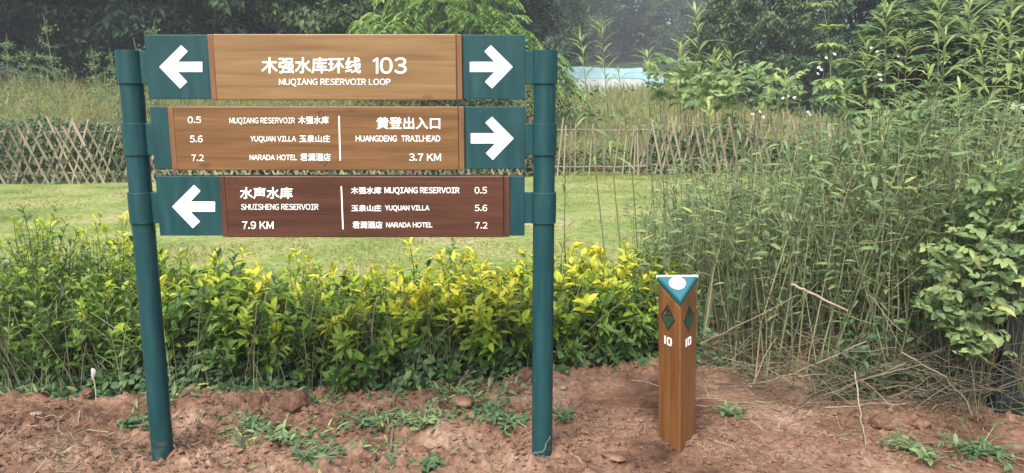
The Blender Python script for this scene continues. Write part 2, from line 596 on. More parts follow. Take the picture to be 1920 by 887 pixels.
def soil_zv(x, y):
    return ground_z(x, y) + clods(np.asarray(x, float), np.asarray(y, float))


xs = np.concatenate([np.linspace(-40, -3.4, 40)[:-1], np.arange(-3.4, 3.5, 0.0125), np.linspace(3.5, 40, 40)])
ys = np.concatenate([np.linspace(-20, 2.5, 20)[:-1], np.arange(2.5, 5.2, 0.0125)])
sheet('soil_ground', xs, ys, M_soil, clods)
sheet('lawn', np.linspace(-45, 45, 181), np.linspace(5.0, 17.2, 62), M_lawn, None, 0.004)
sheet('field', np.linspace(-120, 120, 161), np.linspace(17.1, 58, 60), M_field, None, 0.0)
sheet('hill', np.linspace(-145, 145, 60), np.linspace(57, 185, 40), M_hill, None, 0.0)

# ------------------------------------------------------------------ the trail sign
SY = 3.1
FY = SY - 0.020            # front of the metal end plates
WY = SY - 0.036            # front of the wooden boards


def lathe(rz, sides=40, crisp=False):
    """(radius, z) profile turned round the local Z axis"""
    V, F = [], []
    th = np.linspace(0, 2 * math.pi, sides, endpoint=False)
    if crisp:                                   # every band has its own edge loops
        for (r0, z0), (r1, z1) in zip(rz[:-1], rz[1:]):
            b = len(V)
            V += [(r0 * math.cos(t), r0 * math.sin(t), z0) for t in th] + [(r1 * math.cos(t), r1 * math.sin(t), z1) for t in th]
            F += [(b + s, b + (s + 1) % sides, b + sides + (s + 1) % sides, b + sides + s) for s in range(sides)]
        return V, np.array(F)
    for r, z in rz:
        V += [(r * math.cos(t), r * math.sin(t), z) for t in th]
    for k in range(len(rz) - 1):
        for s in range(sides):
            F.append((k * sides + s, k * sides + (s + 1) % sides, (k + 1) * sides + (s + 1) % sides, (k + 1) * sides + s))
    return V, np.array(F)


sign = empty('trail_sign', (-0.70, SY, 0.0), 'large trail sign with three wooden boards between two teal posts', 'sign')
SX = -0.70


def loc(v):
    return (v[0] - SX, v[1] - SY, v[2])


def poly_plate(name, pts, y0, y1, mat, parent, bev=0.0):
    """a flat plate: outline of world points (x,z), from y0 (front) to y1 (back)"""
    n = len(pts)
    V = [loc((x, y0, z)) for x, z in pts] + [loc((x, y1, z)) for x, z in pts]
    bm_f = [tuple(range(n))[::-1]], [tuple(range(n, 2 * n))]
    side = [(i, (i + 1) % n, n + (i + 1) % n, n + i) for i in range(n)]
    o = build(name, [(V, [np.array(bm_f[0]), np.array(bm_f[1]), np.array(side)])], [mat], parent)
    import bmesh
    b = bmesh.new()
    b.from_mesh(o.data)
    bmesh.ops.recalc_face_normals(b, faces=b.faces)
    b.to_mesh(o.data)
    b.free()
    if bev:
        bevel(o, bev)
    return o


def px_poly(pts, Y):
    out = []
    for px, py in pts:
        p = at(px, py, Y)
        out.append((p.x, p.z))
    return out


PR, CR = 0.0445, 0.0512
collar_rows = [(95, 158), (231, 291), (360, 418)]
for side, pxx in ((-1, -1.527), (1, 0.131)):
    top = at(1020, 97, SY).z - 0.004
    V, F = lathe([(PR, -0.12), (PR, top - 0.002)])
    post = build('post', [([loc((x + pxx, y + SY, z)) for x, y, z in V], F)], [M_teal], sign, True)
    for ci, (ya, yb) in enumerate(collar_rows):
        z1, z0 = at(960, ya, SY).z, at(960, yb, SY).z
        prof = [(PR - .002, z0), (CR - .002, z0), (CR, z0 + .002), (CR, z1 - .002), (CR - .002, z1)]
        prof.append((0.001, z1) if ci == 0 else (PR - .002, z1))
        V, F = lathe(prof, 40, True)
        c = build('collar', [([loc((x + pxx, y + SY, z)) for x, y, z in V], F)], [M_teal], post, True)
        # the tab that joins the sleeve to its board
        xe = -1.44 if side < 0 else 0.045
        a, b_ = (pxx + 0.03, xe) if side < 0 else (xe, pxx - 0.03)
        t = build('tab', [box_part(a - SX, b_ - SX, -0.016, 0.012, z0 + .001, z1 - .001)], [M_teal], c)
        bevel(t, 0.002)


def arrow(tipx, cy, direction, parent):
    s = direction
    rel = [(-80.4, -9.5), (-34.4, -9.5), (-53.1, -29.3), (-40.8, -40.6), (0, 0), (-38.9, 40.5), (-52.2, 27.9), (-34.4, 9.5), (-80.4, 9.5)]
    pts = px_poly([(tipx + s * dx, cy + dy) for dx, dy in rel], FY)
    poly_plate('arrow', pts, FY - 0.0016, FY + 0.004, M_white, parent)


def font_mesh(body):
    cu = bpy.data.curves.new('lettering_curve', 'FONT')
    cu.body = body
    cu.size = 1.0
    cu.resolution_u = 4
    o = bpy.data.objects.new('lettering_curve', cu)
    col.objects.link(o)
    dg = bpy.context.evaluated_depsgraph_get()
    me = bpy.data.meshes.new_from_object(o.evaluated_get(dg))
    bpy.data.objects.remove(o)
    bpy.data.curves.remove(cu)
    n = len(me.vertices)
    co = np.zeros(n * 3)
    me.vertices.foreach_get('co', co)
    F = [tuple(p.vertices) for p in me.polygons]
    bpy.data.meshes.remove(me)
    return co.reshape(-1, 3)[:, :2], F


GLYPH = {}


def word_mesh(body):
    """latin capitals are set from the wide forms of the CJK face, letter by letter, the rest in one piece"""
    if ord(body[0]) > 127:
        return font_mesh(body)
    V, F, x = [], [], 0.0
    off = 0
    for c in body:
        if c == ' ':
            x += 0.30
            continue
        if c == '1' and c not in GLYPH:          # a plain upright one with a flag
            GLYPH[c] = np.array([(.20, 0), (.28, 0), (.28, .733), (.20, .733), (.20, .61), (.06, .545), (.06, .615), (.21, .733)]), [(0, 1, 2, 3), (4, 3, 7, 6, 5)]
        if c not in GLYPH:
            GLYPH[c] = font_mesh(chr(ord(c) + 0xFEE0))
        co, f = GLYPH[c]
        lo, hi = co[:, 0].min(), co[:, 0].max()
        sb = {'A': .005, 'V': .005, 'L': .05, 'T': .02, 'Y': .01}.get(c, .05)
        V.append(co + np.array([x - lo + sb, 0]))
        x += hi - lo + 2 * sb
        F += [tuple(k + off for k in p) for p in f]
        off += len(co)
    return np.concatenate(V), F


def lettering(body, box, parent, bold=0.02, mat=None):
    Y = WY - 0.0010
    x0, y0, x1, y1 = box
    co, F = word_mesh(body)
    bold = bold * .8
    # heavier strokes: the same outline again, shifted round a small circle
    k = 8 if bold > 0 else 1
    sh = [np.array([math.cos(a), math.sin(a)]) * bold for a in np.arange(k) * 2 * math.pi / k]
    V = np.concatenate([co + d for d in sh]) if bold > 0 else co
    n = len(co)
    FF = [tuple(v + n * q for v in f) for q in range(k) for f in F]
    dy = np.repeat(np.arange(k), n) * 0.00006
    cap = co if 'Q' not in body else co[co[:, 1] > -0.03]        # the box leaves the Q's tail out
    lo, hi = np.array([V[:, 0].min(), cap[:, 1].min() - bold]), np.array([V[:, 0].max(), cap[:, 1].max() + bold])
    u = (V[:, 0] - lo[0]) / (hi[0] - lo[0])
    v = (hi[1] - V[:, 1]) / (hi[1] - lo[1])
    tl, tr, bl, br = (at(px, py, Y) for px, py in ((x0, y0), (x1, y0), (x0, y1), (x1, y1)))
    P = (np.outer((1 - u) * (1 - v), tl) + np.outer(u * (1 - v), tr) + np.outer((1 - u) * v, bl) + np.outer(u * v, br))
    P -= np.array([SX, SY, 0])
    P[:, 1] = Y - SY - dy
    me = bpy.data.meshes.new('lettering')
    me.from_pydata(P.tolist(), [], FF)
    me.materials.append(mat or M_text)
    me.update()
    o = bpy.data.objects.new('lettering', me)
    col.objects.link(o)
    o.parent = parent
    return o


def board(rows, plates, wood, mat, label=None, trim=None):
    """rows: y of top and bottom; plates: px of left plate's outer and inner edge, right plate's inner and outer (top row, bottom row)"""
    ya, yb = rows
    (l0, l1), (r0, r1) = plates
    wl, wr = wood

    def X(pxtop, pxbot):
        return 0.5 * (at(pxtop, ya, FY).x + at(pxbot, yb, FY).x)
    z1, z0 = at(800, ya, FY).z, at(800, yb, FY).z
    xl0, xl1, xr0, xr1 = -1.453, X(*l1), X(*r0), 0.052
    cz = 0.0225                                  # width of the red wood strip at both ends
    a, b = xl1, xr0
    zt, zb = z1 + 0.001, z0 - 0.004
    bo = build('board', [box_part(a + cz + .0006 - SX, b - cz - .0006 - SX, WY - SY, 0.028, zb, zt)], [mat], sign)
    bevel(bo, 0.0035, 2, 30)
    if label:
        bo['label'] = label
    for x0, x1 in ((a, a + cz), (b - cz, b)):
        tr = build('end_trim', [box_part(x0 - SX, x1 - SX, WY - SY + .0035, 0.0265, zb + .0006, zt - .0006)], [trim], bo)
        bevel(tr, 0.003, 2, 30)
    for x0, x1 in ((xl0, a - 0.0005), (b + 0.0005, xr1)):
        pl = build('end_plate', [box_part(x0 - SX, x1 - SX, FY - SY, 0.020, z0, z1)], [M_teal], bo)
        bevel(pl, 0.0022)
    return bo


def mk_board(ya, yb, inner_l, inner_r, mat, trim, label):
    return board((ya, yb), ((None, inner_l), (inner_r, None)), (None, None), mat, label, trim)


b1 = mk_board(65, 186, (391, 398), (866, 868), M_wood_top, M_trim, 'honey coloured top board with an arrow at each end')
b2 = mk_board(200, 317, (316, 325), (870, 872), M_wood_mid, M_trim, 'orange brown middle board with an arrow at its right end')
b3 = mk_board(330, 442, (412, 420), (954, 956), M_wood_low, M_trim_low, 'dark red brown lowest board with an arrow at its left end')
arrow(961.4, 125.5, 1, b1)
arrow(299.0, 125.5, -1, b1)
arrow(963.2, 259.4, 1, b2)
arrow(323.0, 387.5, -1, b3)
B, T_ = 0.022, 0.008
for body, box, bold in [('木强水库环线', (490, 107, 677, 138), .028), ('103', (699, 107.5, 762.5, 138.5), .016), ('MUQIANG RESERVOIR LOOP', (523, 147.5, 732, 159.5), .014)]:
    lettering(body, box, b1, bold)
for body, box, bold in [
        ('0.5', (352, 218.5, 377, 231), .008), ('5.6', (356, 254, 380, 267), .008), ('7.2', (359, 290, 382, 302), .008),
        ('MUQIANG RESERVOIR', (430, 220.5, 553, 231.5), .012), ('木强水库', (559, 218, 616.5, 232.5), .024),
        ('YUQUAN VILLA', (469.5, 255, 555, 265.5), .022), ('玉泉山庄', (561, 253, 619, 267), .02),
        ('NARADA HOTEL', (468, 290, 557, 300.5), .022), ('君澜酒店', (563, 287.5, 620, 302), .02),
        ('黄登出入口', (706, 219.5, 825.5, 242.5), .026), ('HUANGDENG  TRAILHEAD', (667, 254, 825.5, 265.5), .02), ('3.7 KM', (767, 288, 827, 302), .018)]:
    lettering(body, box, b2, bold)
for body, box, bold in [
        ('水声水库', (449.7, 351, 548.7, 373), .03), ('SHUISHENG RESERVOIR', (452, 382.5, 597, 393.5), .014), ('7.9 KM', (454, 415, 513, 429.5), .018),
        ('木强水库', (658, 350.5, 715, 364), .022), ('MUQIANG RESERVOIR', (721, 351, 861.5, 362.5), .026), ('0.5', (890, 350.5, 913, 363), .008),
        ('玉泉山庄', (658.7, 384, 715, 396.5), .024), ('YUQUAN VILLA', (722, 385, 805, 394.6), .022), ('5.6', (890, 384, 913.5, 396), .008),
        ('君澜酒店', (661, 415, 717, 428.5), .022), ('NARADA HOTEL', (724, 417, 811, 426.6), .022), ('7.2', (891, 416.5, 914, 428.5), .008)]:
    lettering(body, box, b3, bold)
poly_plate('divider', px_poly([(634.2, 217.5), (636.8, 217.5), (639.2, 301), (636.6, 301)], WY - 0.0014), WY - 0.0014, WY + 0.003, M_text, b2)
poly_plate('divider', px_poly([(638.6, 349.5), (641.2, 349.5), (644.4, 430), (641.8, 430)], WY - 0.0014), WY - 0.0014, WY + 0.003, M_text, b3)
# two thin pencil rings left on the middle board
for cx, cy in ((602, 214), (608, 304)):
    c = at(cx, cy, WY - 0.001)
    th = np.linspace(0, 2 * math.pi, 15)
    pth = np.stack([c.x - SX + 0.010 * np.cos(th), np.full(15, WY - 0.001 - SY), c.z + 0.012 * np.sin(th)], 1)
    build('knot_ring', [tubes(pth, 0.0012, 4)], [flat_mat('knot_ring', (0.06, 0.03, 0.012, 1), 0.7)], b2)

# ------------------------------------------------------------------ the marker bollard
mk_c = at(1272, 690, 3.2)
MX, MY = mk_c.x, 3.20
marker = empty('trail_marker', (MX + .012, MY, 0), 'short three sided wooden marker post with slanted teal cap and number 10', 'marker post')
Rr, dl = 0.1005, R_(-7)
ang = [R_(-90) + dl, R_(30) + dl, R_(150) + dl]        # front, back right, back left
tri = [(Rr * math.cos(a), Rr * math.sin(a)) for a in ang]
ztop_b = at(1272, 516, MY + 0.05).z
ztop_f = at(1279, 565, MY - 0.10).z


def zt_at(x, y):
    # slanted plane: through the front corner and the two back corners
    (fx, fy), (rx, ry), (lx, ly) = tri
    A = np.array([[fx, fy, 1], [rx, ry, 1], [lx, ly, 1]])
    k = np.linalg.solve(A, np.array([ztop_f, ztop_b - 0.004, ztop_b - 0.004]))
    return k[0] * x + k[1] * y + k[2]


def tri_prism(name, scale, z_lo, z_hi, mat, parent, bev):
    P = [(x * scale, y * scale) for x, y in tri]
    V = [(x, y, z_lo(x, y)) for x, y in P] + [(x, y, z_hi(x, y)) for x, y in P]
    F = [np.array([(2, 1, 0), (3, 4, 5)]), np.array([(0, 1, 4, 3), (1, 2, 5, 4), (2, 0, 3, 5)])]
    o = build(name, [(V, F)], [mat], parent, bev > .008)
    bevel(o, bev, 5 if bev > .008 else 2, 20)
    o.modifiers[-1].harden_normals = bev > .008
    return o


tri_prism('wooden_shaft', 1.0, lambda x, y: -0.15, lambda x, y: zt_at(x, y) - 0.022, M_wood_post, marker, 0.015)
cap = tri_prism('slanted_cap', 1.035, lambda x, y: zt_at(x, y) - 0.0222, lambda x, y: zt_at(x, y), M_teal_dark, marker, 0.003)
tri_prism('cap_face', 0.90, lambda x, y: zt_at(x, y) - 0.002, lambda x, y: zt_at(x, y) + 0.0015, M_teal_light, cap, 0.0008)
# highlight on the cap's back edge, put in as a pale strip
bl, br = Vector((tri[2][0] * 1.04, tri[2][1] * 1.04, 0)), Vector((tri[1][0] * 1.04, tri[1][1] * 1.04, 0))
glint_ends = []
for p in (bl, br):
    z = zt_at(p.x, p.y)
    glint_ends.append((p.x, p.y, z))
d_in = np.array([-(tri[1][0] + tri[2][0]), -(tri[1][1] + tri[2][1]), 0.0])
d_in = d_in / np.linalg.norm(d_in) * 0.006
V = []
for p in glint_ends:
    for k in (0, 1):
        for h in (-0.004, 0.0035):
            x, y = p[0] + d_in[0] * k, p[1] + d_in[1] * k
            V.append((x, y, zt_at(x, y) + h))
build('cap_highlight', [hexa_part(V)], [flat_mat('pale_highlight', (0.62, 0.72, 0.76, 1), 0.3)], cap)
# white disc on the cap
fx, fy = tri[0]
cx_, cy_ = (tri[1][0] + tri[2][0]) / 2, (tri[1][1] + tri[2][1]) / 2
dcx, dcy = cx_ * 0.10 - 0.003, cy_ * 0.10
th = np.linspace(0, 2 * math.pi, 40, endpoint=False)
rad = 0.036
dv = [(dcx + rad * math.cos(t), dcy + rad * math.sin(t) * 1.0, zt_at(dcx + rad * math.cos(t), dcy + rad * math.sin(t)) + 0.0035) for t in th]
du = [(x, y, z - 0.003) for x, y, z in dv]
n = 40
disc = build('disc', [(dv + du, [np.array([tuple(range(n))]), np.array([(i, n + i, n + (i + 1) % n, (i + 1) % n) for i in range(n)])])], [M_white], cap)
sx_, sy_ = dcx + 0.026, dcy - 0.018
build('disc_smudge', [box_part(sx_ - .007, sx_ - 0.001, sy_ - .001, sy_ + .002, zt_at(sx_, sy_) + .004, zt_at(sx_, sy_) + .006),
                      box_part(sx_, sx_ + 0.005, sy_ - .006, sy_ - .003, zt_at(sx_, sy_) + .003, zt_at(sx_, sy_) + .0045)], [flat_mat('smudge', (0.12, 0.16, 0.18, 1), 0.6)], cap)


def face_frame(i, j):
    """origin at the top middle of a face, u along, outward n"""
    a, b_ = Vector(tri[i] + (0,)), Vector(tri[j] + (0,))
    u = (b_ - a).normalized()
    nrm = Vector((u.y, -u.x, 0))
    return (a + b_) / 2, u, nrm, (b_ - a).length


def on_face(fr, polys, mat, name, parent, out=0.0015, kx=1.5):
    c, u, nrm, w = fr
    parts = []
    polys = [[(off + (x - off) * kx, z) for x, z in poly] for poly in polys]          # widths on the slanted face
    for poly in polys:
        k = len(poly)
        V = [tuple(c + u * x + nrm * out + Vector((0, 0, z))) for x, z in poly] + [tuple(c + u * x - nrm * 0.001 + Vector((0, 0, z))) for x, z in poly]
        parts.append((V, [np.array([tuple(range(k))]), np.array([(i, k + i, k + (i + 1) % k, (i + 1) % k) for i in range(k)])]))
    return build(name, parts, [mat], parent)


def ring_poly(outer, inner):
    n = len(outer)
    return [[outer[i], outer[(i + 1) % n], inner[(i + 1) % n], inner[i]] for i in range(n)]


def stroke(p, q, w):
    dx, dz = q[0] - p[0], q[1] - p[1]
    L = math.hypot(dx, dz)
    nx, nz = -dz / L * w / 2, dx / L * w / 2
    return [(p[0] + nx, p[1] + nz), (p[0] - nx, p[1] - nz), (q[0] - nx, q[1] - nz), (q[0] + nx, q[1] + nz)]


marker.rotation_euler = (0, R_(-2.0), 0)
shaft = [o for o in marker.children if o.name.startswith('wooden_shaft')][0]
zd = at(1262, 598, MY - 0.05).z
zn = at(1262, 643, MY - 0.05).z
for (i, j, off) in ((2, 0, -0.002), (0, 1, -0.004)):
    fr = face_frame(i, j)
    hw, hh = 0.036, 0.060
    dia = [(off, zd + hh), (off - hw, zd), (off, zd - hh), (off + hw, zd)]
    inn = [(off, zd + hh * .84), (off - hw * .84, zd), (off, zd - hh * .84), (off + hw * .84, zd)]
    em = on_face(fr, ring_poly(dia, inn), M_emb_dark, 'diamond_emblem', shaft, 0.0022)
    # green hillside filling the lower half, its rounded crest and a small tree above it
    hill = [(off - hw * .82, zd - .002), (off, zd - hh * .83), (off + hw * .82, zd - .002), (off + hw * .55, zd + .004), (off + hw * .1, zd + .006), (off - hw * .4, zd + .002)]
    on_face(fr, [hill], M_emb_green, 'emblem_hill', shaft, 0.0016)
    st = [stroke((off - .022, zd + .004), (off + .002, zd + .012), .004), stroke((off, zd + .011), (off + .024, zd + .016), .004),
          stroke((off - .004, zd + .010), (off + .003, zd + .040), .003), stroke((off + .002, zd + .026), (off + .014, zd + .034), .003),
          stroke((off + .000, zd + .030), (off - .010, zd + .022), .003), stroke((off + .002, zd + .038), (off - .008, zd + .032), .003),
          stroke((off + .003, zd + .022), (off + .012, zd + .016), .003)]
    on_face(fr, st, M_emb_dark, 'emblem_tree', shaft, 0.0026)
    hz_, wd = 0.018, 0.009
    one = [(off - .022, zn + hz_), (off - .022, zn - hz_), (off - .0155, zn - hz_), (off - .0155, zn + hz_)]
    zo = [(off - .002, zn + hz_), (off - .006, zn + hz_ - .005), (off - .006, zn - hz_ + .005), (off - .002, zn - hz_), (off + .018, zn - hz_), (off + .022, zn - hz_ + .005), (off + .022, zn + hz_ - .005), (off + .018, zn + hz_)]
    zi = [(off + .0025, zn + hz_ - .006), (off + .0005, zn + hz_ - .008), (off + .0005, zn - hz_ + .008), (off + .0025, zn - hz_ + .006), (off + .0135, zn - hz_ + .006), (off + .0155, zn - hz_ + .008), (off + .0155, zn + hz_ - .008), (off + .0135, zn + hz_ - .006)]
    on_face(fr, [one] + ring_poly(zo, zi), M_text, 'lettering', shaft, 0.002, 1.2)

# ------------------------------------------------------------------ trees
def sph(n, g):
    return norm(g.normal(size=(n, 3)))


def tree_meshes(seed, H, R, nclump, per, leaf, skirt, mat, clump_r=0.8, flat=0.65):
    """one kind of broad tree: returns (trunk mesh object data, crown data) built at the origin"""
    g = np.random.default_rng(seed)
    zc = skirt + (H - skirt) / 2
    rz = (H - skirt) / 2
    u = sph(nclump, g)
    rr = g.uniform(0.45, 1.0, nclump) ** 0.5
    C = u * rr[:, None] * np.array([R, R, rz]) + np.array([0, 0, zc])
    C[:, :2] += (vnoise(C[:, 2] * 0.9, C[:, 2] * 0 + seed, seed)[:, None] - 0.5) * R * 0.5
    cr = clump_r * g.uniform(0.6, 1.3, nclump)
    P = np.repeat(C, per, 0) + sph(nclump * per, g) * (np.repeat(cr, per) * g.uniform(0.2, 1, nclump * per) ** 0.5)[:, None] * np.array([1, 1, flat])
    out = norm(P - np.array([0, 0, zc - rz * .3]))
    D = norm(out * 0.5 + sph(len(P), g) * 0.8 + np.array([0, 0, -0.25]))
    N = norm(np.array([0, 0, 0.9]) + out * 0.5 + sph(len(P), g) * 0.5)
    tone = np.repeat(g.uniform(0.15, 0.75, nclump), per) + g.normal(0, 0.15, len(P))
    L = leaf * g.uniform(0.6, 1.4, len(P))
    crown = build('crown', [leaves(P, D, N, L, L * 0.5, np.clip(tone, 0, 1), 0.2, 0.15, 1)], [mat])
    tp = np.array([[0, 0, -0.4], [0.05, 0.02, H * .2], [-0.06, 0.05, H * .45], [0.03, 0, H * .8]])
    parts = [tubes(curve_pts(tp, 8), np.linspace(0.22, 0.05, 8) * H / 9, 7)]
    idx = g.choice(nclump, min(26, nclump), replace=False)
    paths = []
    for i in idx:
        z0 = min(H * .75, max(0.4, C[i, 2] * g.uniform(.35, .7)))
        s = np.array([0, 0, z0])
        e = C[i]
        paths.append(curve_pts([s, s * .4 + e * .6 - np.array([0, 0, .2]), e], 5))
    parts.append(tubes(np.array(paths), np.linspace(0.07, 0.015, 5)[None] * np.ones((len(idx), 1)), 4))
    trunk = build('trunk', parts, [M_bark])
    return trunk, crown


class Proto:
    """keeps the first build of a kind for its first thing, copies after that"""
    def __init__(self, parts):
        self.parts, self.used = parts, False

    def place(self, name, loc_, rz, scale, label, cat, group):
        e = empty(name, loc_, label, cat, group, rz)
        e.scale = (scale, scale, scale) if not isinstance(scale, tuple) else scale
        for o in self.parts:
            c = o if not self.used else o.copy()
            if self.used:
                col.objects.link(c)
            c.parent = e
        self.used = True
        return e


dark = [Proto(tree_meshes(100 + k, 10.5, 3.7, 150, 90, 0.30, 0.4, M_tree_dark, 0.85)) for k in range(3)]
midt = [Proto(tree_meshes(120 + k, 8.0, 2.9, 150, 90, 0.24, 0.2, M_tree_mid, 0.62)) for k in range(2)]
far = [Proto(tree_meshes(140 + k, 15.0, 5.2, 170, 130, 0.42, 0.3, M_tree_mid, 1.25)) for k in range(2)]


def tree(kind, px, Y, rz, sc, label, group, cat='tree', name='broadleaf_tree'):
    x = (px - 960) / FOC * Y * 1.0
    # the row of the frame's top is near level, so the distance along the axis is about Y
    return kind.place(name, (x, Y, gz(x, Y) - 0.1), rz, sc, label, cat, group)


gL, gF, gM = 'dark trees at the far edge of the field on the left', 'hazy far trees in the middle distance', 'grey green trees behind the weeds on the right'
for a in [
    (dark[0], -60, 31, 0.2, 1.0, 'dark broadleaf tree cut by the left edge of the view'),
    (dark[1], 110, 32, 1.2, 1.05, 'dark broadleaf tree rising above the feathery tall weed beside the left post'),
    (dark[2], 250, 31, 2.2, 0.98, 'dark broadleaf tree right above the left post'),
    (dark[0], 395, 32, 3.1, 1.05, 'dark broadleaf tree above the joint of left arrow plate and top board'),
    (midt[0], 545, 32, 4.0, 1.15, 'slightly lighter rounded tree above the large white characters of the top board'),
    (midt[1], 655, 31, 5.0, 1.1, 'mid green tree just left of the bright feathery tree'),
    (dark[1], -10, 40, 5.1, 1.15, 'tall dark tree in the second row at the left edge'),
    (dark[2], 180, 41, 0.9, 1.2, 'tall dark tree of the second row between the edge tree and the left post'),
    (dark[0], 330, 40, 2.0, 1.2, 'tall dark tree of the second row behind the left arrow'),
    (dark[1], 490, 41, 2.9, 1.15, 'tall dark tree of the second row left of the rounded lighter tree'),
    (dark[2], 620, 40, 0.3, 1.15, 'tall dark tree of the second row behind the mid green tree'),
    (dark[0], 760, 38, 1.7, 1.15, 'tall dark tree behind the left half of the feathery tree'),
    (dark[1], 900, 40, 4.4, 1.2, 'tall dark tree behind the right half of the feathery tree'),
]:
    tree(*a, gL)
for a in [
    (midt[0], 1015, 62, 1.0, 1.35, 'hazy small leaved tree just right of the feathery tree'),
    (far[0], 1090, 108, 0.0, 1.25, 'hazy dark rounded tree left of centre above the blue sheeting'),
    (far[1], 1165, 118, 1.3, 1.3, 'hazy tree above the middle of the blue sheeting'),
    (far[0], 1250, 112, 2.2, 0.78, 'lower rounded hazy tree above the right end of the blue sheeting'),
    (far[1], 1330, 124, 3.3, 1.2, 'palest hazy tree behind the utility pole'),
    (far[0], 1040, 124, 4.1, 1.4, 'far hazy tree seen between feathery tree and blue sheeting'),
]:
    tree(*a, gF)
for a in [
    (midt[1], 1395, 34, 0.7, 0.82, 'grey green bushy tree right of the utility pole'),
    (midt[0], 1490, 31, 2.1, 0.85, 'grey green bushy tree left of the tall compound leaved weed'),
    (midt[1], 1330, 46, 3.9, 0.62, 'small grey green bush tree at the foot of the utility pole'),
    (dark[2], 1590, 36, 2.6, 0.9, 'dark tree filling the gap left of the glossy shrub'),
    (dark[0], 1720, 34, 5.3, 0.95, 'dark tree behind the glossy shrub'),
    (dark[1], 1850, 35, 0.5, 0.95, 'dark tree behind the tallest weeds near the right edge'),
    (dark[2], 1990, 33, 1.5, 0.95, 'dark tree cut by the right edge of the view'),
]:
    tree(*a, gM)

# the wood on the hill behind them
g = np.random.default_rng(5)
n = 640
X = g.uniform(-120, 120, n)
Y = g.uniform(66, 165, n)
keep = ~((np.abs(X / Y - 0.17) < 0.12) & (Y < 112))
X, Y = X[keep], Y[keep]
Z = ground_z(X, Y) + g.uniform(2.5, 12, len(X)) * np.where(np.abs(X / Y - .2) < .05, .45, 1)
per = 150
P = np.repeat(np.stack([X, Y, Z], 1), per, 0)
o_ = sph(len(P), g)
P = P + o_ * np.array([4.0, 4.0, 5.0]) * (g.uniform(0.3, 1, len(P)) ** 0.4)[:, None]
far_wood = build('far_wood', [leaves(P, norm(o_ + sph(len(P), g)), norm(o_ + np.array([0, 0, .8])), g.uniform(.5, 1.1, len(P)), 0.5, np.clip(np.repeat(g.uniform(0, .8, len(X)), per) + g.normal(0, .15, len(P)), 0, 1), 0.2, 0.1, 1)], [M_tree_mid])
tag(far_wood, 'dark far wood covering the hill behind all the other trees', 'wood', kind='stuff')

# the bright feathery tree behind the sign
def feather_tree():
    g = np.random.default_rng(61)
    lobes = [((0, 0, 3.9), 1.7, 1.2), ((-2.0, 0.1, 3.2), 1.25, 1.1), ((1.2, -0.2, 3.4), 1.2, 1.0), ((2.5, 0.1, 2.4), 1.1, 0.9), ((0.3, -.4, 2.3), 1.8, 1.0), ((-1.7, -.3, 1.9), 1.4, .9), ((3.0, 0, 1.6), .9, .8), ((0.8, 0, 4.6), 1.2, .9), ((-1.0, .2, 4.5), 1.0, .8)]
    P0, D0, tone = [], [], []
    for (c, r, h) in lobes:
        n = int(62 * r)
        u = sph(n, g)
        u[:, 2] = np.abs(u[:, 2]) * 0.9 - 0.25
        P0.append(np.array(c) + u * np.array([r, r, h]) * (g.uniform(.55, 1.0, n)[:, None]))
        D0.append(norm(u * np.array([1, 1, .5]) + g.normal(0, .35, (n, 3)) + np.array([0, 0, .35])))
        tone.append(np.full(n, g.uniform(.35, .7)) + g.normal(0, .12, n))
    P0, D0, tone = map(np.concatenate, (P0, D0, tone))
    k = 12
    n = len(P0)
    Lr = g.uniform(.45, .8, n)
    t = np.linspace(.12, 1, k)
    C = P0[:, None] + D0[:, None] * (Lr[:, None] * t)[..., None] + np.array([0, 0, -1]) * (Lr[:, None] * 0.75 * t ** 2)[..., None]
    T = norm(np.gradient(C, axis=1))
    S = norm(np.cross(T, np.array([0, 0, 1.0])))
    Pl, Dl, Nl, Tn = [], [], [], []
    for s in (-1, 1):
        Pl.append(C.reshape(-1, 3))
        Dl.append(norm(S * s + T * .45 + np.array([0, 0, -.35]) + g.normal(0, .12, S.shape)).reshape(-1, 3))
        Nl.append(np.tile(np.array([0, 0, 1.0]), (n * k, 1)) + g.normal(0, .2, (n * k, 3)))
        Tn.append(np.repeat(tone, k) + g.normal(0, .1, n * k))
    Pl, Dl, Nl, Tn = map(np.concatenate, (Pl, Dl, Nl, Tn))
    L = g.uniform(.13, .22, len(Pl))
    x, Y = (845 - 960) / FOC * 24.5, 24.5
    e = empty('feathery_tree', (x, Y, gz(x, Y)), 'bright green feathery leaved tree behind the right half of the top board', 'tree')
    build('crown', [leaves(Pl, Dl, Nl, L, L * .33, np.clip(Tn, 0, 1), .15, .1, 1), tubes(C[:, ::3], 0.006, 3, 0, 0.2)], [M_tree_light], e)
    tr = [tubes(curve_pts([(0, 0, -.3), (.1, 0, 1.0), (0, 0, 2.2), (.05, 0, 3.6)], 8), np.linspace(.13, .05, 8), 7)]
    for (c, r, h) in lobes:
        tr.append(tubes(curve_pts([(0.05, 0, .9), (c[0] * .45, c[1] * .5, c[2] * .7), c], 7), np.linspace(.06, .02, 7), 5))
    build('trunk', tr, [M_bark], e)
    # dark undergrowth at its foot
    n = 2600
    P = g.normal(0, 1, (n, 3)) * np.array([1.7, .5, .38]) + np.array([0.9, -.5, .85])
    e2x = x
    u = empty('foot_bush', (x, Y - .6, gz(x, Y)), 'dark bush at the foot of the feathery tree, seen between top and middle boards', 'bush')
    build('foliage', [leaves(P, sph(n, g) + np.array([0, 0, -.2]), sph(n, g) * .6 + np.array([0, 0, 1]), g.uniform(.12, .24, n), .08, np.clip(g.normal(.35, .25, n), 0, 1), .2, .1, 1)], [M_tree_mid], u)
    build('stems', [tubes(np.array([curve_pts([(0.9, -.4, -.2), tuple(P[i] * .6 + np.array([.36, -.2, .1])), P[i]], 5) for i in range(40)]), .01, 4)], [M_bark], u)


feather_tree()

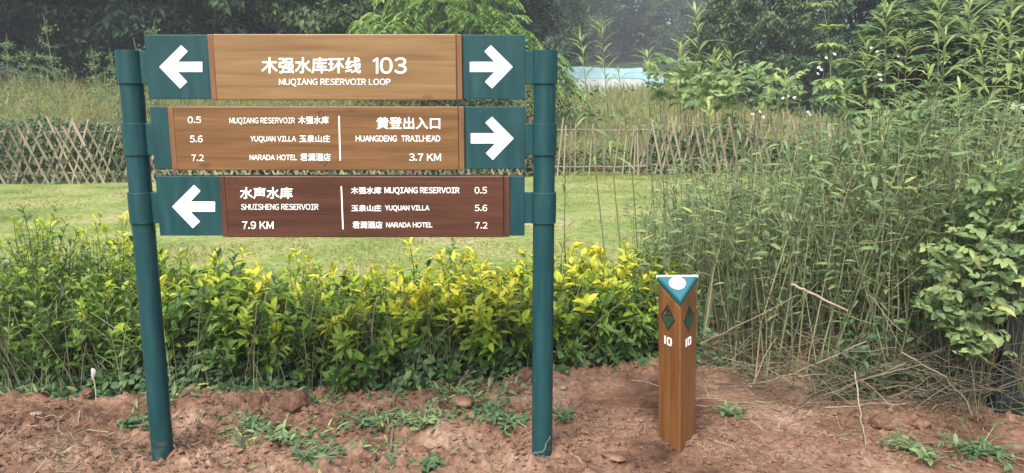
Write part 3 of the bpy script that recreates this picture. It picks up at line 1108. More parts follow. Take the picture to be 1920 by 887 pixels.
# the broad glossy shrub tree on the right: whorls of oval leaves at the twig ends
def glossy_shrub(px, Y, H, R, seed, label):
    g = np.random.default_rng(seed)
    n = 430
    u = sph(n, g)
    u[:, 2] = np.abs(u[:, 2]) * 1.25 - .3
    C = u * np.array([R, R, H * .5]) * (g.uniform(.5, 1.0, n)[:, None] ** .6) + np.array([0, 0, H * .5])
    k = 9
    phi = g.uniform(0, 6.28, (n, 1)) + np.arange(k)[None] * 2.4
    D = np.stack([np.cos(phi), np.sin(phi), g.uniform(-.35, .45, (n, k))], -1) + norm(u)[:, None] * .5
    P = np.repeat(C[:, None], k, 1) + D * .02
    L = g.uniform(.11, .19, (n, k))
    tone = np.clip(np.repeat(g.uniform(.25, .85, n)[:, None], k, 1) + g.normal(0, .12, (n, k)), 0, 1)
    x = (px - 960) / FOC * Y
    e = empty('glossy_shrub', (x, Y, gz(x, Y)), label, 'shrub')
    build('crown', [leaves(P.reshape(-1, 3), D.reshape(-1, 3), np.tile([0, 0, 1.0], (n * k, 1)) + g.normal(0, .25, (n * k, 3)), L.ravel(), L.ravel() * .42, tone.ravel() * .8, .3, .12, 0)], [M_weed], e)
    pt = np.array([curve_pts([(0, 0, -.2), (C[i, 0] * .4, C[i, 1] * .4, C[i, 2] * .55), C[i]], 6) for i in range(n)])
    build('stems', [tubes(pt, np.linspace(.018, .004, 6)[None] * np.ones((n, 1)), 4)], [M_bark], e)


glossy_shrub(1690, 13.0, 3.5, 1.25, 71, 'glossy leaved shrub with pale leaf whorls rising behind the tall weeds on the right')
glossy_shrub(1880, 12.0, 3.4, 1.2, 72, 'glossy leaved shrub half hidden by the tallest weeds near the right edge')

# ------------------------------------------------------------------ utility pole and sheeting
px_, Yp = 1338, 60.0
x = (px_ - 960) / FOC * Yp
e = empty('utility_pole', (x, Yp, gz(x, Yp)), 'grey utility pole with a pale crossarm among hazy trees', 'utility pole')
z18 = at(1338, 20, Yp).z - gz(x, Yp)
build('pole', [tubes(np.array([(0, 0, -.5), (0, 0, 4), (0, 0, z18 + 4.5)]), np.array([[.2, .18, .13]]), 10)], [M_concrete], e)
ca = build('crossarm', [box_part(-1.35, 0.5, -.32, -.20, z18 - .06, z18 + .06)], [M_steel], e)
build('brace', [tubes(np.array([(-.75, -.26, z18 - .06), (-.4, -.2, z18 - .4), (-.1, -.12, z18 - .72)]), .04, 5)], [M_steel], e)

Yt = 47.0
xa, xb = at(1030, 140, Yt).x, at(1205, 140, Yt).x
zt, zm, zb = at(1100, 125, Yt).z, at(1100, 147, Yt).z, at(1100, 158, Yt).z - 1.2
g = np.random.default_rng(9)
n = 40
xsn = np.linspace(xa, xb, n)
yy = Yt + np.zeros(n)
e = empty('blue_sheeting', ((xa + xb) / 2, Yt, zb), 'pale blue plastic sheeting stretched low across the far edge of the field', 'sheeting')
tops = zt - .05 + .05 * np.sin(np.arange(n) * .16) + g.normal(0, .012, n)


def strip(z0, z1, th, name, mat, y_off=0.0):
    V, F = [], []
    for i in range(n):
        for (y, z) in ((yy[i] + y_off, z0[i]), (yy[i] + y_off, z1[i]), (yy[i] + y_off + th, z1[i]), (yy[i] + y_off + th, z0[i])):
            V.append((xsn[i] - (xa + xb) / 2, y - Yt, z - zb))
        if i:
            for k in range(4):
                F.append((4 * i - 4 + k, 4 * i - 4 + (k + 1) % 4, 4 * i + (k + 1) % 4, 4 * i + k))
    build(name, [(V, np.array(F))], [mat], e)


strip(np.full(n, zm), tops, .05, 'upper_sheet', M_tarp)
strip(np.full(n, zb), np.full(n, zm - .02), .10, 'lower_sheet', M_tarp_white, -.03)
e2 = empty('blue_sheeting', (at(1222, 140, Yt + 1).x, Yt + 1, zb), 'low pale blue sheeting end seen just right of the long blue sheeting', 'sheeting')
w = at(1245, 140, Yt + 1).x - at(1200, 140, Yt + 1).x
o = build('sheet', [box_part(-w / 2, w / 2, -.05, .3, 0, zt - .28 - zb)], [M_tarp], e2)
bevel(o, .03, 2)

# ------------------------------------------------------------------ bamboo fences
def lattice_fence(p0, p1, H, spacing, slope_x, name, label, mat, seed, pickets=False, ends=(0, 0)):
    """crossed split-bamboo slats on two rails between p0 and p1 (x,y)"""
    g = np.random.default_rng(seed)
    p0, p1 = np.array(p0), np.array(p1)
    L = np.linalg.norm(p1 - p0)
    d = (p1 - p0) / L
    nrm = np.array([-d[1], d[0]])
    rz = math.atan2(d[1], d[0])
    e = empty(name, (p0[0], p0[1], 0), label, 'fence', None, rz)

    def zg(s):
        q = p0 + d * s
        return gz(q[0], q[1])
    parts = []
    if pickets:
        s = .05
        while s < L:
            h = H * g.uniform(.86, 1.06)
            ln = g.normal(.02, .06)
            z = zg(s)
            parts.append(tubes(np.array([(s, 0, z - .05), (s + ln * .5, .01, z + h * .5), (s + ln, 0, z + h)]), g.uniform(.013, .021), 5, 0, g.uniform(0.3, 1)))
            s += spacing * g.uniform(.6, 1.5)
        build('pickets', parts, [mat], e)
    else:
        for fam in (-1, 1):
            s = -slope_x
            while s < L + slope_x:
                h = H * g.uniform(.86, 1.10)
                w = g.uniform(.015, .028)
                sx = slope_x * g.uniform(.85, 1.15)
                sa, sb = s, s + fam * sx
                if not (-.05 <= min(sa, sb) and max(sa, sb) <= L + .05):
                    s += spacing
                    continue
                z = zg(s)
                y = .012 * fam
                a, b_ = np.array([sa, y, z - .02]), np.array([sb, y, z + h])
                dd = (b_ - a) / np.linalg.norm(b_ - a)
                pp = np.array([dd[2], 0, -dd[0]]) * w
                t = np.array([0, .006, 0])
                V = [a - pp - t, b_ - pp - t, a - pp + t, b_ - pp + t, a + pp - t, b_ + pp - t, a + pp + t, b_ + pp + t]
                parts.append(hexa_part(V, 0, g.uniform(0, 1)))
                s += spacing * g.uniform(.65, 1.3)
        build('lattice', parts, [mat], e)
    for f in (.18, .84):
        ss = np.linspace(0, L, 14)
        build('rail', [tubes(np.array([(s, .035, zg(s) + H * f + g.normal(0, .008)) for s in ss]), .017, 6, 0, .55)], [mat], e)
    for s in np.arange(.02, L, 2.3):
        z = zg(s)
        build('stake', [tubes(np.array([(s, .06, z - .2), (s, .06, z + H * .6), (s + .01, .06, z + H * 1.0)]), .026, 6, 0, .2)], [mat], e)
    return e


def fx(px, Y):
    return ((px - 960) / FOC * Y * 1.0, Y)


lattice_fence(fx(-120, 14.7), fx(1020, 16.4), 1.22, .185, .50, 'bamboo_fence', 'grey bamboo lattice fence crossing the lawn behind the sign', M_bamboo, 31)
lattice_fence(fx(1026, 16.4), fx(1215, 16.7), 1.20, .14, 0, 'bamboo_fence', 'upright bamboo picket fence between the right post and the weeds', M_bamboo_brown, 32, True)
lattice_fence(fx(1190, 16.75), fx(1620, 17.2), 1.30, .20, .34, 'bamboo_fence', 'brown bamboo lattice fence behind the weeds on the right', M_bamboo_brown, 33)

# ------------------------------------------------------------------ grasses
def blades(P, L, W, rnd, lean, g, lod=1):
    n = len(P)
    D = np.stack([g.normal(0, lean, n), g.normal(0, lean, n), np.ones(n)], 1)
    N = np.stack([g.normal(0, .6, n), -np.ones(n), np.full(n, .2)], 1)
    return leaves(P, D, N, L, W, rnd, g.uniform(0, .5, n), .1, lod)


g = np.random.default_rng(41)
n = 60000
Y = 5.2 + (17.0 - 5.2) * g.random(n) ** 1.3
X = g.uniform(-1, 1, n) * (Y * .78 + .6)
P = np.stack([X, Y, ground_z(X, Y)], 1)
tuft = fbm(X * 1.5, Y * 1.5, 3, 77)
L = g.uniform(.012, .035, n) * (0.35 + 3.4 * np.clip(tuft - .42, 0, 1) * 2)
L = L * np.where(Y > 15.2, 2.2, 1)
o = build('lawn_grass', [blades(P, L, .009, np.clip(g.normal(.5, .22, n) + (tuft - .5) * 1.8, 0, 1), .5, g)], [M_grass])
tag(o, 'short pale green grass of the lawn between hedge and fence', 'grass', kind='stuff')

n = 52000
Y = 17.7 + (54 - 17.7) * g.random(n) ** 1.6
X = g.uniform(-1, 1, n) * (Y * .76 + 1)
P = np.stack([X, Y, ground_z(X, Y) - .02], 1)
big = fbm(X * .35, Y * .35, 3, 99)
L = g.uniform(.45, .95, n) * (.65 + .7 * big)
leftf = smooth(2, -8, X)
L = L * (1 + .25 * leftf)
o = build('field_grass', [blades(P, L, .012 + Y * .0007, np.clip(g.normal(.34, .2, n) + big * .32, 0, 1), .75, g)], [M_fgrass])
tag(o, 'tall yellow green grass covering the field beyond the fence', 'grass', kind='stuff')

# dark leafy creepers grown through the fence
n = 17000
s = g.random(n)
px = -100 + s * 1750
midp = (px > 1015) & (px < 1215)
kpc = ~midp | (g.random(n) < .16)
s, px, midp = s[kpc], px[kpc], midp[kpc]
n = len(s)
Y = np.interp(px, [-120, 1020, 1215, 1620], [14.72, 16.42, 16.72, 17.22]) + np.where((g.random(n) < .88) | (px > 1000), g.uniform(.10, .6, n), g.uniform(-.14, -.03, n)) + .02
X = (px - 960) / FOC * Y
hgt = (0.55 + .75 * fbm(X * .8, X * 0, 2, 13)) * g.random(n) ** .8
hgt = hgt * np.where(midp, .7, 1)
P = np.stack([X, Y, ground_z(X, Y) + hgt], 1)
o = build('creepers', [leaves(P, sph(n, g) + np.array([0, -.3, 0]), sph(n, g) * .7 + np.array([0, -.3, .8]), g.uniform(.07, .15, n), .06, np.clip(g.normal(.18, .22, n) + (fbm(X * .9, X * 0 + 9, 2, 19) - .5), 0, 1), .2, .1, 1)], [M_under])
tag(o, 'dark leafy creepers grown along and behind the bamboo fences', 'creepers', kind='stuff')

# ------------------------------------------------------------------ hedge shrubs
def croton(g, h, spread, yellow, n=58, leafL=.078):
    """upright stems fanning out of one base, each with whorls of lance leaves, yellow at the growing tips"""
    th = g.uniform(0, 6.283, n)
    r = spread * np.sqrt(g.uniform(.02, 1, n))
    z = h * (1.0 - .34 * (r / spread) ** 2) * g.uniform(.50, 1.08, n)
    low = g.random(n) < .26
    z = np.where(low, z * g.uniform(.35, .75, n), z)
    r = np.where(low, r * 1.1, r)
    E = np.stack([r * np.cos(th), r * np.sin(th), z], 1)
    B0 = np.stack([.25 * E[:, 0], .25 * E[:, 1], np.full(n, -.03)], 1) + g.normal(0, .02, (n, 3)) * np.array([1, 1, 0])
    k = 7
    t = np.linspace(0, 1, k)
    C = B0[:, None] + (E - B0)[:, None] * np.stack([t ** 1.35, t ** 1.35, t], 1)[None]
    C[:, 1:] += g.normal(0, .008, (n, k - 1, 3))
    stems = tubes(C, np.linspace(.0042, .0020, k)[None] * np.ones((n, 1)), 4, 0, g.uniform(0, .5, n))
    m = 17
    tt = 1 - (np.arange(m) / m) ** 1.25 * .55
    idx = tt * (k - 1)
    i0 = np.minimum(idx.astype(int), k - 2)
    fr = (idx - i0)[None, :, None]
    P = C[:, i0] * (1 - fr) + C[:, i0 + 1] * fr
    T = norm(C[:, i0 + 1] - C[:, i0])
    phi = np.arange(m)[None] * 2.4 + g.uniform(0, 6.28, (n, 1))
    A = norm(np.cross(T, np.array([.3, .9, .1])))
    Bv = np.cross(T, A)
    rad = A * np.cos(phi)[..., None] + Bv * np.sin(phi)[..., None]
    open_ = (.35 + .75 * (1 - tt) / .62)[None, :, None]
    D = norm(T * (.95 - .7 * (1 - tt[None, :, None]) / .62) + rad * (open_ + .25) + g.normal(0, .22, P.shape) + np.array([0, 0, -.1]))
    N = norm(T - rad * .3 + np.array([0, 0, .35]))
    tip = np.clip((tt - .55) / .45, 0, 1)[None]
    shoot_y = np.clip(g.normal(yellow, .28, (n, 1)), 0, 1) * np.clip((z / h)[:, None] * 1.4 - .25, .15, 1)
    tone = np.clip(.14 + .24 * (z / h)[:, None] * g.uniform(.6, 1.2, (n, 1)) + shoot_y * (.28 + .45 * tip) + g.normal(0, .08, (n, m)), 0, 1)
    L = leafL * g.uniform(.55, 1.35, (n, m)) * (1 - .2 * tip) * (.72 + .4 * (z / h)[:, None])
    keep = (g.random((n, m)) < np.where(tt > .8, .97, .80)[None]).ravel()          # fallen leaves lower down
    L = np.where(keep.reshape(n, m), L, L * .02)
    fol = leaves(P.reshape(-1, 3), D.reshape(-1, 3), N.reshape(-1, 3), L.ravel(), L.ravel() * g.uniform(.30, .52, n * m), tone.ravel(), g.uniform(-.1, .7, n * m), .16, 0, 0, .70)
    return stems, fol


spots_l = ['at the far left edge', 'between the left edge and the left post', 'close by the left post on its left', 'just right of the left post', 'under the left arrow of the lowest board',
           'under the 7.9 KM lettering', 'under the dividing line of the lowest board', 'under the right half of the lowest board', 'just left of the right post', 'just right of the right post', 'nearest the wooden marker']
rows_l = ['front row', 'middle row', 'back row']
pxs = [25, 140, 245, 360, 470, 585, 700, 820, 940, 1070, 1185]
for ri in range(3):
    for ci in range(11):
        px = pxs[ci] + (0, 45, -25)[ri] + g.uniform(-15, 15)
        Yf = 4.02 if px < 760 else 4.02 + (px - 760) / 470 * .38
        Y = Yf + ri * (.42 if px < 900 else .33) + g.uniform(-.05, .05)
        x = (px - 960) / FOC * (Y * .985 + .2)
        right = smooth(100, 760, px)
        hh = (.86 - .28 * smooth(130, 400, px)) * g.uniform(.82, 1.14) * (.90, .98, 1.0)[ri]
        if px > 1000:
            hh *= .95
        yl = float(.40 + .46 * right) * g.uniform(.6, 1.35)
        tone_word = 'yellow tipped' if yl > .46 else 'mostly green'
        label = '%s hedge shrub, %s, %s' % (tone_word, rows_l[ri], spots_l[ci])
        e = empty('croton_shrub', (x, Y, soil_z(x, Y)), label, 'shrub', 'shrubs of the hedge behind the sign', g.uniform(0, 6.28))
        st, fo = croton(g, hh, .30, yl, n=int((58, 54, 48)[ri] * g.uniform(.65, 1.25)), leafL=(.078 if px > 330 else .064) * g.uniform(.85, 1.2))
        build('stems', [st], [M_dryweed], e)
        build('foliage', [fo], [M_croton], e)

# broad-leaved creeping weeds among the shrubs
n = 9500
px = np.where(g.random(n) < .75, g.uniform(-60, 800, n), g.uniform(760, 1260, n))
Y0 = np.where(px < 760, 3.78, 3.78 + (px - 760) / 470 * .42)
Y = Y0 + g.random(n) ** 1.3 * 1.3
X = (px - 960) / FOC * (Y * .985 + .2)
cl = fbm(X * 2.2, Y * 2.2, 2, 55)
top = np.where(px < 330, .62, .5) * np.clip((Y - Y0) * 3.0 + .25, 0, 1)
Z = ground_z(X, Y) + top * g.random(n) * np.clip((cl - .25) * 2.2, .1, 1.1)
P = np.stack([X, Y, Z], 1)
o = build('undergrowth', [leaves(P, sph(n, g) * np.array([1, 1, .6]) + np.array([0, -.35, -.1]), sph(n, g) * .45 + np.array([0, -.5, .9]), g.uniform(.03, .07, n), g.uniform(.022, .04, n), np.clip(g.normal(.4, .22, n) + (cl - .5), 0, 1), .25, .12, 0)], [M_under])
tag(o, 'blue green broad leaved weeds creeping between the hedge shrubs', 'undergrowth', kind='stuff')

# thin wiry stalks in the hedge
n = 1100
px = g.uniform(-40, 1250, n)
Y = 3.80 + np.clip((px - 760) / 470, 0, 1) * .42 + g.random(n) * .9
X = (px - 960) / FOC * (Y * .985 + .2)
zb = ground_z(X, Y)
ln = g.uniform(.15, .55, n)
tx, ty = g.normal(0, .35, n), g.normal(-.1, .3, n)
t = np.linspace(0, 1, 5)
C = np.stack([X[:, None] + tx[:, None] * ln[:, None] * t ** 1.6, Y[:, None] + ty[:, None] * ln[:, None] * t ** 1.6, zb[:, None] + ln[:, None] * t], -1)
o = build('hedge_stalks', [tubes(C, .0020, 3, 0, g.uniform(.1, .85, n))], [M_dryweed])
tag(o, 'thin dry stalks sticking out of the foot of the hedge', 'stalks', kind='stuff')

# ------------------------------------------------------------------ weed thicket on the right
def thicket_base(u, v):
    """u 0..1 from the marker to the right edge, v 0..1 front to back"""
    px = 1190 + u * 800
    Yb = np.interp(px, [1190, 1320, 1450, 1600, 1990], [4.30, 4.05, 3.82, 3.66, 3.55])
    Y = Yb + .05 + v * 2.6
    X = (px - 960) / FOC * (Y * .985 + .15)
    return X, Y


n = 1250
u = g.random(n) ** .75
v = g.random(n) ** 1.2
v = np.where(u < .15, .15 + v * .85, v)
X, Y = thicket_base(u, v)
zb = ground_z(X, Y)
h = g.uniform(.70, 1.32, n) * (.84 + .34 * smooth(0, .55, u)) * np.where(u < .10, .8, 1)
k = 7
t = np.linspace(0, 1, k)
tx, ty = g.normal(0.02, .19, n), g.normal(-.02, .17, n)
C = np.stack([X[:, None] + (tx * h)[:, None] * t ** 1.4, Y[:, None] + (ty * h)[:, None] * t ** 1.4, zb[:, None] - .02 + h[:, None] * t], -1)
C[:, 1:] += np.cumsum(g.normal(0, .009, (n, k - 1, 3)), axis=1)
parts = [tubes(C, np.linspace(.0042, .0018, k)[None] * g.uniform(.6, 1.4, (n, 1)), 3, 0, np.clip(g.normal(.40, .24, n), 0, 1))]
# side twigs
n2 = 2600
i = g.integers(0, n, n2)
f = g.uniform(.15, .9, n2)
kk = np.minimum((f * (k - 1)).astype(int), k - 2)
S0 = C[i, kk]
dirn = norm(g.normal(0, 1, (n2, 3)) * np.array([1, 1, .5]) + np.array([0, 0, .35]))
ln = g.uniform(.06, .30, n2)
C2 = S0[:, None] + dirn[:, None] * (ln[:, None] * np.linspace(0, 1, 4))[..., None] + np.array([0, 0, .12]) * (np.linspace(0, 1, 4) ** 2)[None, :, None] * ln[:, None, None]
parts.append(tubes(C2, .0014, 3, 0, np.clip(g.normal(.45, .28, n2), 0, 1)))
# small leaves on the stalks, denser towards the top
n3 = 24000
i = g.integers(0, n, n3)
f = np.clip(g.beta(2.6, 1.4, n3), .05, .999)
a = f * (k - 1)
kk = a.astype(int)
fr = (a - kk)[:, None]
P = C[i, kk] * (1 - fr) + C[i, kk + 1] * fr
T = norm(C[i, kk + 1] - C[i, kk])
D = norm(T * .45 + norm(g.normal(0, 1, (n3, 3)) * np.array([1, 1, .25])) * .8 + np.array([0, 0, -.1]))
L = g.uniform(.025, .095, n3) * (0.6 + .6 * f)
parts.append(leaves(P, D, np.array([0, -.15, 1.0]) + g.normal(0, .3, (n3, 3)), L, L * .22, np.clip(g.normal(.38, .22, n3) + (f - .5) * .45, 0, .95), g.uniform(0, .5, n3), .12, 0, 1))
o = build('weed_thicket', parts, [M_dryweed, M_weed])
tag(o, 'dense thicket of thin half dry weed stalks on the right', 'weeds', kind='stuff')

# tangle of fallen thin stalks at the thicket's foot
n = 620
u, v = g.random(n) ** .8, g.random(n) ** 2 * .45 - .09
u = .12 + .88 * u
X, Y = thicket_base(u, v)
zb = ground_z(X, Y)
az = g.normal(0, .8, n) + np.where(g.random(n) < .5, math.pi, 0)
ln = g.uniform(.12, .55, n)
t = np.linspace(-.5, .5, 5)
rise = g.normal(0, .35, n)
C = np.stack([X[:, None] + (np.cos(az) * ln)[:, None] * t, Y[:, None] + (np.sin(az) * ln * .6)[:, None] * t, zb[:, None] + .02 + np.abs(g.normal(0, .12, n))[:, None] + np.abs(rise * ln)[:, None] * (.5 + t * np.sign(rise)[:, None])], -1)
C[:, 1:-1] += g.normal(0, .008, (n, 3, 3))
o = build('stalk_tangle', [tubes(C, g.uniform(.0009, .0026, (n, 1)) * np.ones((1, 5)), 3, 0, np.clip(g.normal(.24, .22, n), 0, 1))], [M_stick])
tag(o, 'tangle of fallen dry stalks along the foot of the weed thicket', 'stalks', kind='stuff')


n = 5200
u, v = g.random(n), g.random(n) ** 1.6 * .5 - .02
u = .04 + .96 * u
X, Y = thicket_base(u, v)
cl = fbm(X * 3.1, Y * 3.1, 2, 141)
kp = cl > .42
X, Y, u, cl = X[kp], Y[kp], u[kp], cl[kp]
n = len(X)
P = np.stack([X, Y, ground_z(X, Y) + .02 + g.random(n) ** 1.4 * (.25 + .35 * u) * np.clip((cl - .38) * 4, .2, 1)], 1)
L = g.uniform(.025, .065, n)
o = build('thicket_undergrowth', [leaves(P, sph(n, g) * np.array([1, 1, .5]) + np.array([0, -.2, 0]), sph(n, g) * .4 + np.array([0, -.35, .9]), L, L * g.uniform(.25, .5, n), np.clip(g.normal(.32, .22, n), 0, 1), .3, .12, 0)], [M_under])
tag(o, 'dull green small leaved undergrowth at the foot of the thicket', 'undergrowth', kind='stuff')


def tall_weed(base, tip, g, label, style, group, leafL=.13, bend=.0):
    """single weed: bare lower stem, lance leaves above, a tuft of long leaves at the top"""
    base, tip = np.array(base), np.array(tip)
    e = empty('tall_weed', tuple(base), label, 'weed', group)
    H = np.linalg.norm(tip - base)
    mid = (base + tip) / 2 + np.array([bend, 0, .03]) * H
    C = curve_pts([base - base - np.array([0, 0, .03]), mid - base, tip - base], 12)
    build('stem', [tubes(C, np.linspace(.006, .0022, 12), 5, 0, .42 if style != 'dry' else .25)], [M_dryweed], e)
    if style == 'tuft':
        m, lo, op = 34, .66, .8
    elif style == 'plume':
        m, lo, op = 36, .55, .85
    else:
        m, lo, op = 26, .35, .8
    tt = 1 - (np.arange(m) / m) ** 1.5 * (1 - lo)
    idx = np.clip(tt * 11, 0, 10.999)
    i0 = idx.astype(int)
    fr = (idx - i0)[:, None]
    P = C[i0] * (1 - fr) + C[i0 + 1] * fr
    T = norm(C[i0 + 1] - C[i0])
    phi = np.arange(m) * 2.4 + g.uniform(0, 6)
    rad = np.stack([np.cos(phi), np.sin(phi), np.zeros(m)], 1)
    q = (1 - tt) / (1 - lo)
    D = norm(T * (1.15 - .75 * q)[:, None] + rad * (op * (.55 + q) * 1.15)[:, None] + g.normal(0, .14, (m, 3)))
    L = leafL * g.uniform(.6, 1.25, m) * (.7 + .55 * q) * np.where((q > .4) & (g.random(m) < .3), .1, 1)
    tone = np.minimum(.86, {'tuft': .78, 'plume': .66, 'dry': .5}[style] + .16 * (1 - q) + g.normal(0, .08, m))
    if style == 'plume':
        tone = np.where(q < .25, np.clip(tone + .1, 0, .9), tone)
    build('leaves', [leaves(P, D, T + np.array([0, 0, .2]), L, L * g.uniform(.10, .17, m), tone, g.uniform(.1, 1.2, m), .14, 0)], [M_weed], e)
    return e


gw = 'tall weeds standing out of the thicket on the right'
TW = [  # tip px, tip py, base px, Y, style, label
    (1089, 74, 1150, 5.4, 'plume', 'thin weed with pale plume leaning over the left part of the blue sheeting'),
    (1127, 49, 1180, 5.2, 'plume', 'thin weed with a leafy plume just right of the leftmost plume'),
    (1160, 135, 1205, 6.0, 'dry', 'short bare weed in front of the right half of the blue sheeting'),
    (1060, 330, 1075, 4.9, 'dry', 'small weed right beside the right post, in front of the lawn'),
    (1214, 107, 1240, 6.4, 'tuft', 'weed at the right end of the blue sheeting'),
    (1275, 85, 1290, 6.2, 'tuft', 'bushy pale weed left of the crossarm of the utility pole'),
    (1304, 25, 1320, 6.0, 'tuft', 'tall tufted weed overlapping the utility pole'),
    (1338, 112, 1345, 6.0, 'tuft', 'tufted weed right below the utility pole'),
    (1372, 108, 1385, 5.9, 'tuft', 'tufted weed right of the utility pole foot'),
    (1420, 130, 1420, 5.7, 'dry', 'low weed in front of the grey green bushy trees'),
    (1475, 140, 1470, 5.6, 'plume', 'narrow weed left of the compound leaved weed'),
    (1626, 88, 1625, 5.2, 'tuft', 'tufted weed in front of the dark gap by the glossy shrub'),
    (1662, 14, 1668, 5.0, 'tuft', 'tall tufted weed in front of the left half of the glossy shrub'),
    (1700, 80, 1690, 5.0, 'tuft', 'weed with a broad tuft in front of the glossy shrub, below its top'),
    (1761, 8, 1765, 4.9, 'tuft', 'tall tufted weed at the right half of the glossy shrub'),
    (1772, 66, 1770, 4.5, 'dry', 'weed with upright pale leaves below the tall tuft of the glossy shrub'),
    (1817, 6, 1825, 4.8, 'tuft', 'second tall tufted weed from the right edge'),
    (1840, 78, 1845, 4.6, 'tuft', 'weed with a low tuft between the two tallest at the right edge'),
    (1872, 42, 1860, 4.3, 'plume', 'blue green feathery weed near the right edge'),
    (1897, -8, 1900, 4.5, 'tuft', 'tallest tufted weed at the right edge, its tip cut off'),
    (1915, 105, 1905, 4.2, 'plume', 'blue green feathery weed cut by the right edge'),
    (1740, 130, 1745, 4.6, 'plume', 'feathery narrow leaved weed in the middle of the tall weeds'),
    (1585, 165, 1580, 5.0, 'dry', 'weed just right of the compound leaved weed stem'),
    (1560, 215, 1655, 4.6, 'dry', 'slanting weed leaning left across the brown lattice fence'),
    (1235, 240, 1262, 5.0, 'dry', 'half dry weed above the wooden marker on its left'),
    (1330, 205, 1335, 5.0, 'plume', 'leafy weed rising behind the wooden marker on its right'),
    (1390, 240, 1400, 4.8, 'dry', 'half dry weed in front of the brown lattice fence'),
    (1800, 170, 1795, 4.2, 'plume', 'feathery weed below the second tallest tuft'),
    (1690, 190, 1700, 4.3, 'dry', 'weed with drooping leaves in front of the fence end'),
]
for tpx, tpy, bpx, Yw, style, lab in TW:
    tip = at(tpx, tpy, Yw)
    bx = (bpx - 960) / FOC * (Yw * .985 + .2)
    tall_weed((bx, Yw + .05, gz(bx, Yw)), tip, g, lab, style, gw, leafL=.20 if style == 'tuft' else .155, bend=g.normal(0, .012))

# the weed with compound leaves in tiers
def tier_weed():
    Y = 4.6
    tip = np.array(at(1541, 2, Y))
    bx = (1640 - 960) / FOC * (Y + .1)
    base = np.array([bx, Y, gz(bx, Y)])
    e = empty('compound_leaved_weed', tuple(base), 'tall weed with tiers of broad yellow green leaves on a slanting stem', 'weed')
    pts = [np.array(at(p, q, Y)) - base for p, q in ((1630, 560), (1608, 320), (1558, 180), (1556, 100), (1552, 40), (1541, 2))]
    C = curve_pts([(0, 0, -.03)] + pts, 24)
    build('stem', [tubes(C, np.linspace(.007, .0025, 24), 5, 0, .6)], [M_dryweed], e)
    P, D, L, tn = [], [], [], []
    for (px, py, k, ln, el) in ((1541, 6, 5, .07, .1), (1554, 55, 7, .085, .45), (1555, 82, 7, .10, -.02), (1557, 118, 3, .10, .1), (1557, 150, 6, .11, .02), (1558, 185, 5, .12, .25), (1560, 178, 5, .12, -.1)):
        c = np.array(at(px, py, Y)) - base
        for q in range(k):
            a = q * 6.283 / k + g.uniform(-.3, .3)
            d = np.array([math.cos(a), math.sin(a), el + g.normal(0, .1)])
            if k == 3:
                d = np.array([(-1, 1, .2)[q], -.2, .12])
            for s, off in ((0, 0), (-1, .45), (1, .45)):
                dd = np.array([d[0] * math.cos(off * s) - d[1] * math.sin(off * s), d[0] * math.sin(off * s) + d[1] * math.cos(off * s), d[2]])
                P.append(c + d * (.05 if k == 3 else .012) * (1 if s == 0 else .6))
                D.append(dd)
                L.append(ln * (1 if s == 0 else .72))
                tn.append(g.uniform(.68, .9))
    n = len(P)
    L = np.array(L)
    build('leaves', [leaves(np.array(P), np.array(D), np.tile([0, 0, 1.0], (n, 1)), L, L * .42, np.array(tn), .35, .12, 0)], [M_weed], e)


tier_weed()

# white-flowered weeds
FW = [(1560, 100, 5.2), (1640, 97, 5.4), (1478, 180, 5.3), (1520, 207, 5.0), (1563, 234, 4.8), (1572, 258, 4.7), (1595, 268, 4.7), (1660, 145, 5.0), (1690, 107, 5.0), (1905, 197, 4.3), (1430, 215, 5.3), (1545, 128, 5.2)]
FL = ['between compound leaved weed and glossy shrub', 'topmost, in front of the glossy shrub', 'highest of those over the fence', 'over the brown lattice fence', 'upper one of the trio low in the weeds', 'left one of the trio low in the weeds',
      'right one of the trio low in the weeds', 'below the glossy shrub', 'at the right half of the glossy shrub', 'at the right edge', 'above the left part of the brown fence', 'at the foot of the dark gap']
for (px, py, Y), lb in zip(FW, FL):
    tip = np.array(at(px, py, Y))
    bx = tip[0] + g.normal(0, .08)
    base = np.array([bx, Y + .03, gz(bx, Y)])
    e = empty('white_flowered_weed', tuple(base), 'weed with small white flowers, ' + lb, 'weed', 'white flowered weeds on the right')
    C = curve_pts([(0, 0, -.03), (tip - base) * .5 + g.normal(0, .02, 3), tip - base], 9)
    build('stem', [tubes(C, np.linspace(.0045, .0016, 9), 4, 0, .5)], [M_dryweed], e)
    m = 14
    i = g.integers(3, 8, m)
    ph = g.uniform(0, 6.28, m)
    build('leaves', [leaves(C[i], np.stack([np.cos(ph), np.sin(ph), g.uniform(-.1, .5, m)], 1), np.tile([0, 0, 1.0], (m, 1)), g.uniform(.06, .11, m), .03, g.uniform(.3, .6, m), .3, .1, 0)], [M_weed], e)
    for q in range(int(g.integers(1, 4))):
        c = tip - base + g.normal(0, .028, 3) * np.array([1, .6, .7])
        ph = np.arange(6) * 6.283 / 6
        ax = norm(np.array([g.normal(0, .4), -.8, .6]))
        A = norm(np.cross(ax, np.array([1.0, 0, 0])))
        Bv = np.cross(ax, A)
        D = np.cos(ph)[:, None] * A + np.sin(ph)[:, None] * Bv
        fo = build('flower', [leaves(np.tile(c, (6, 1)) + D * .003, D, np.tile(ax, (6, 1)), .009, .007, g.random(6), .1, 0, 0)], [M_flower], e)

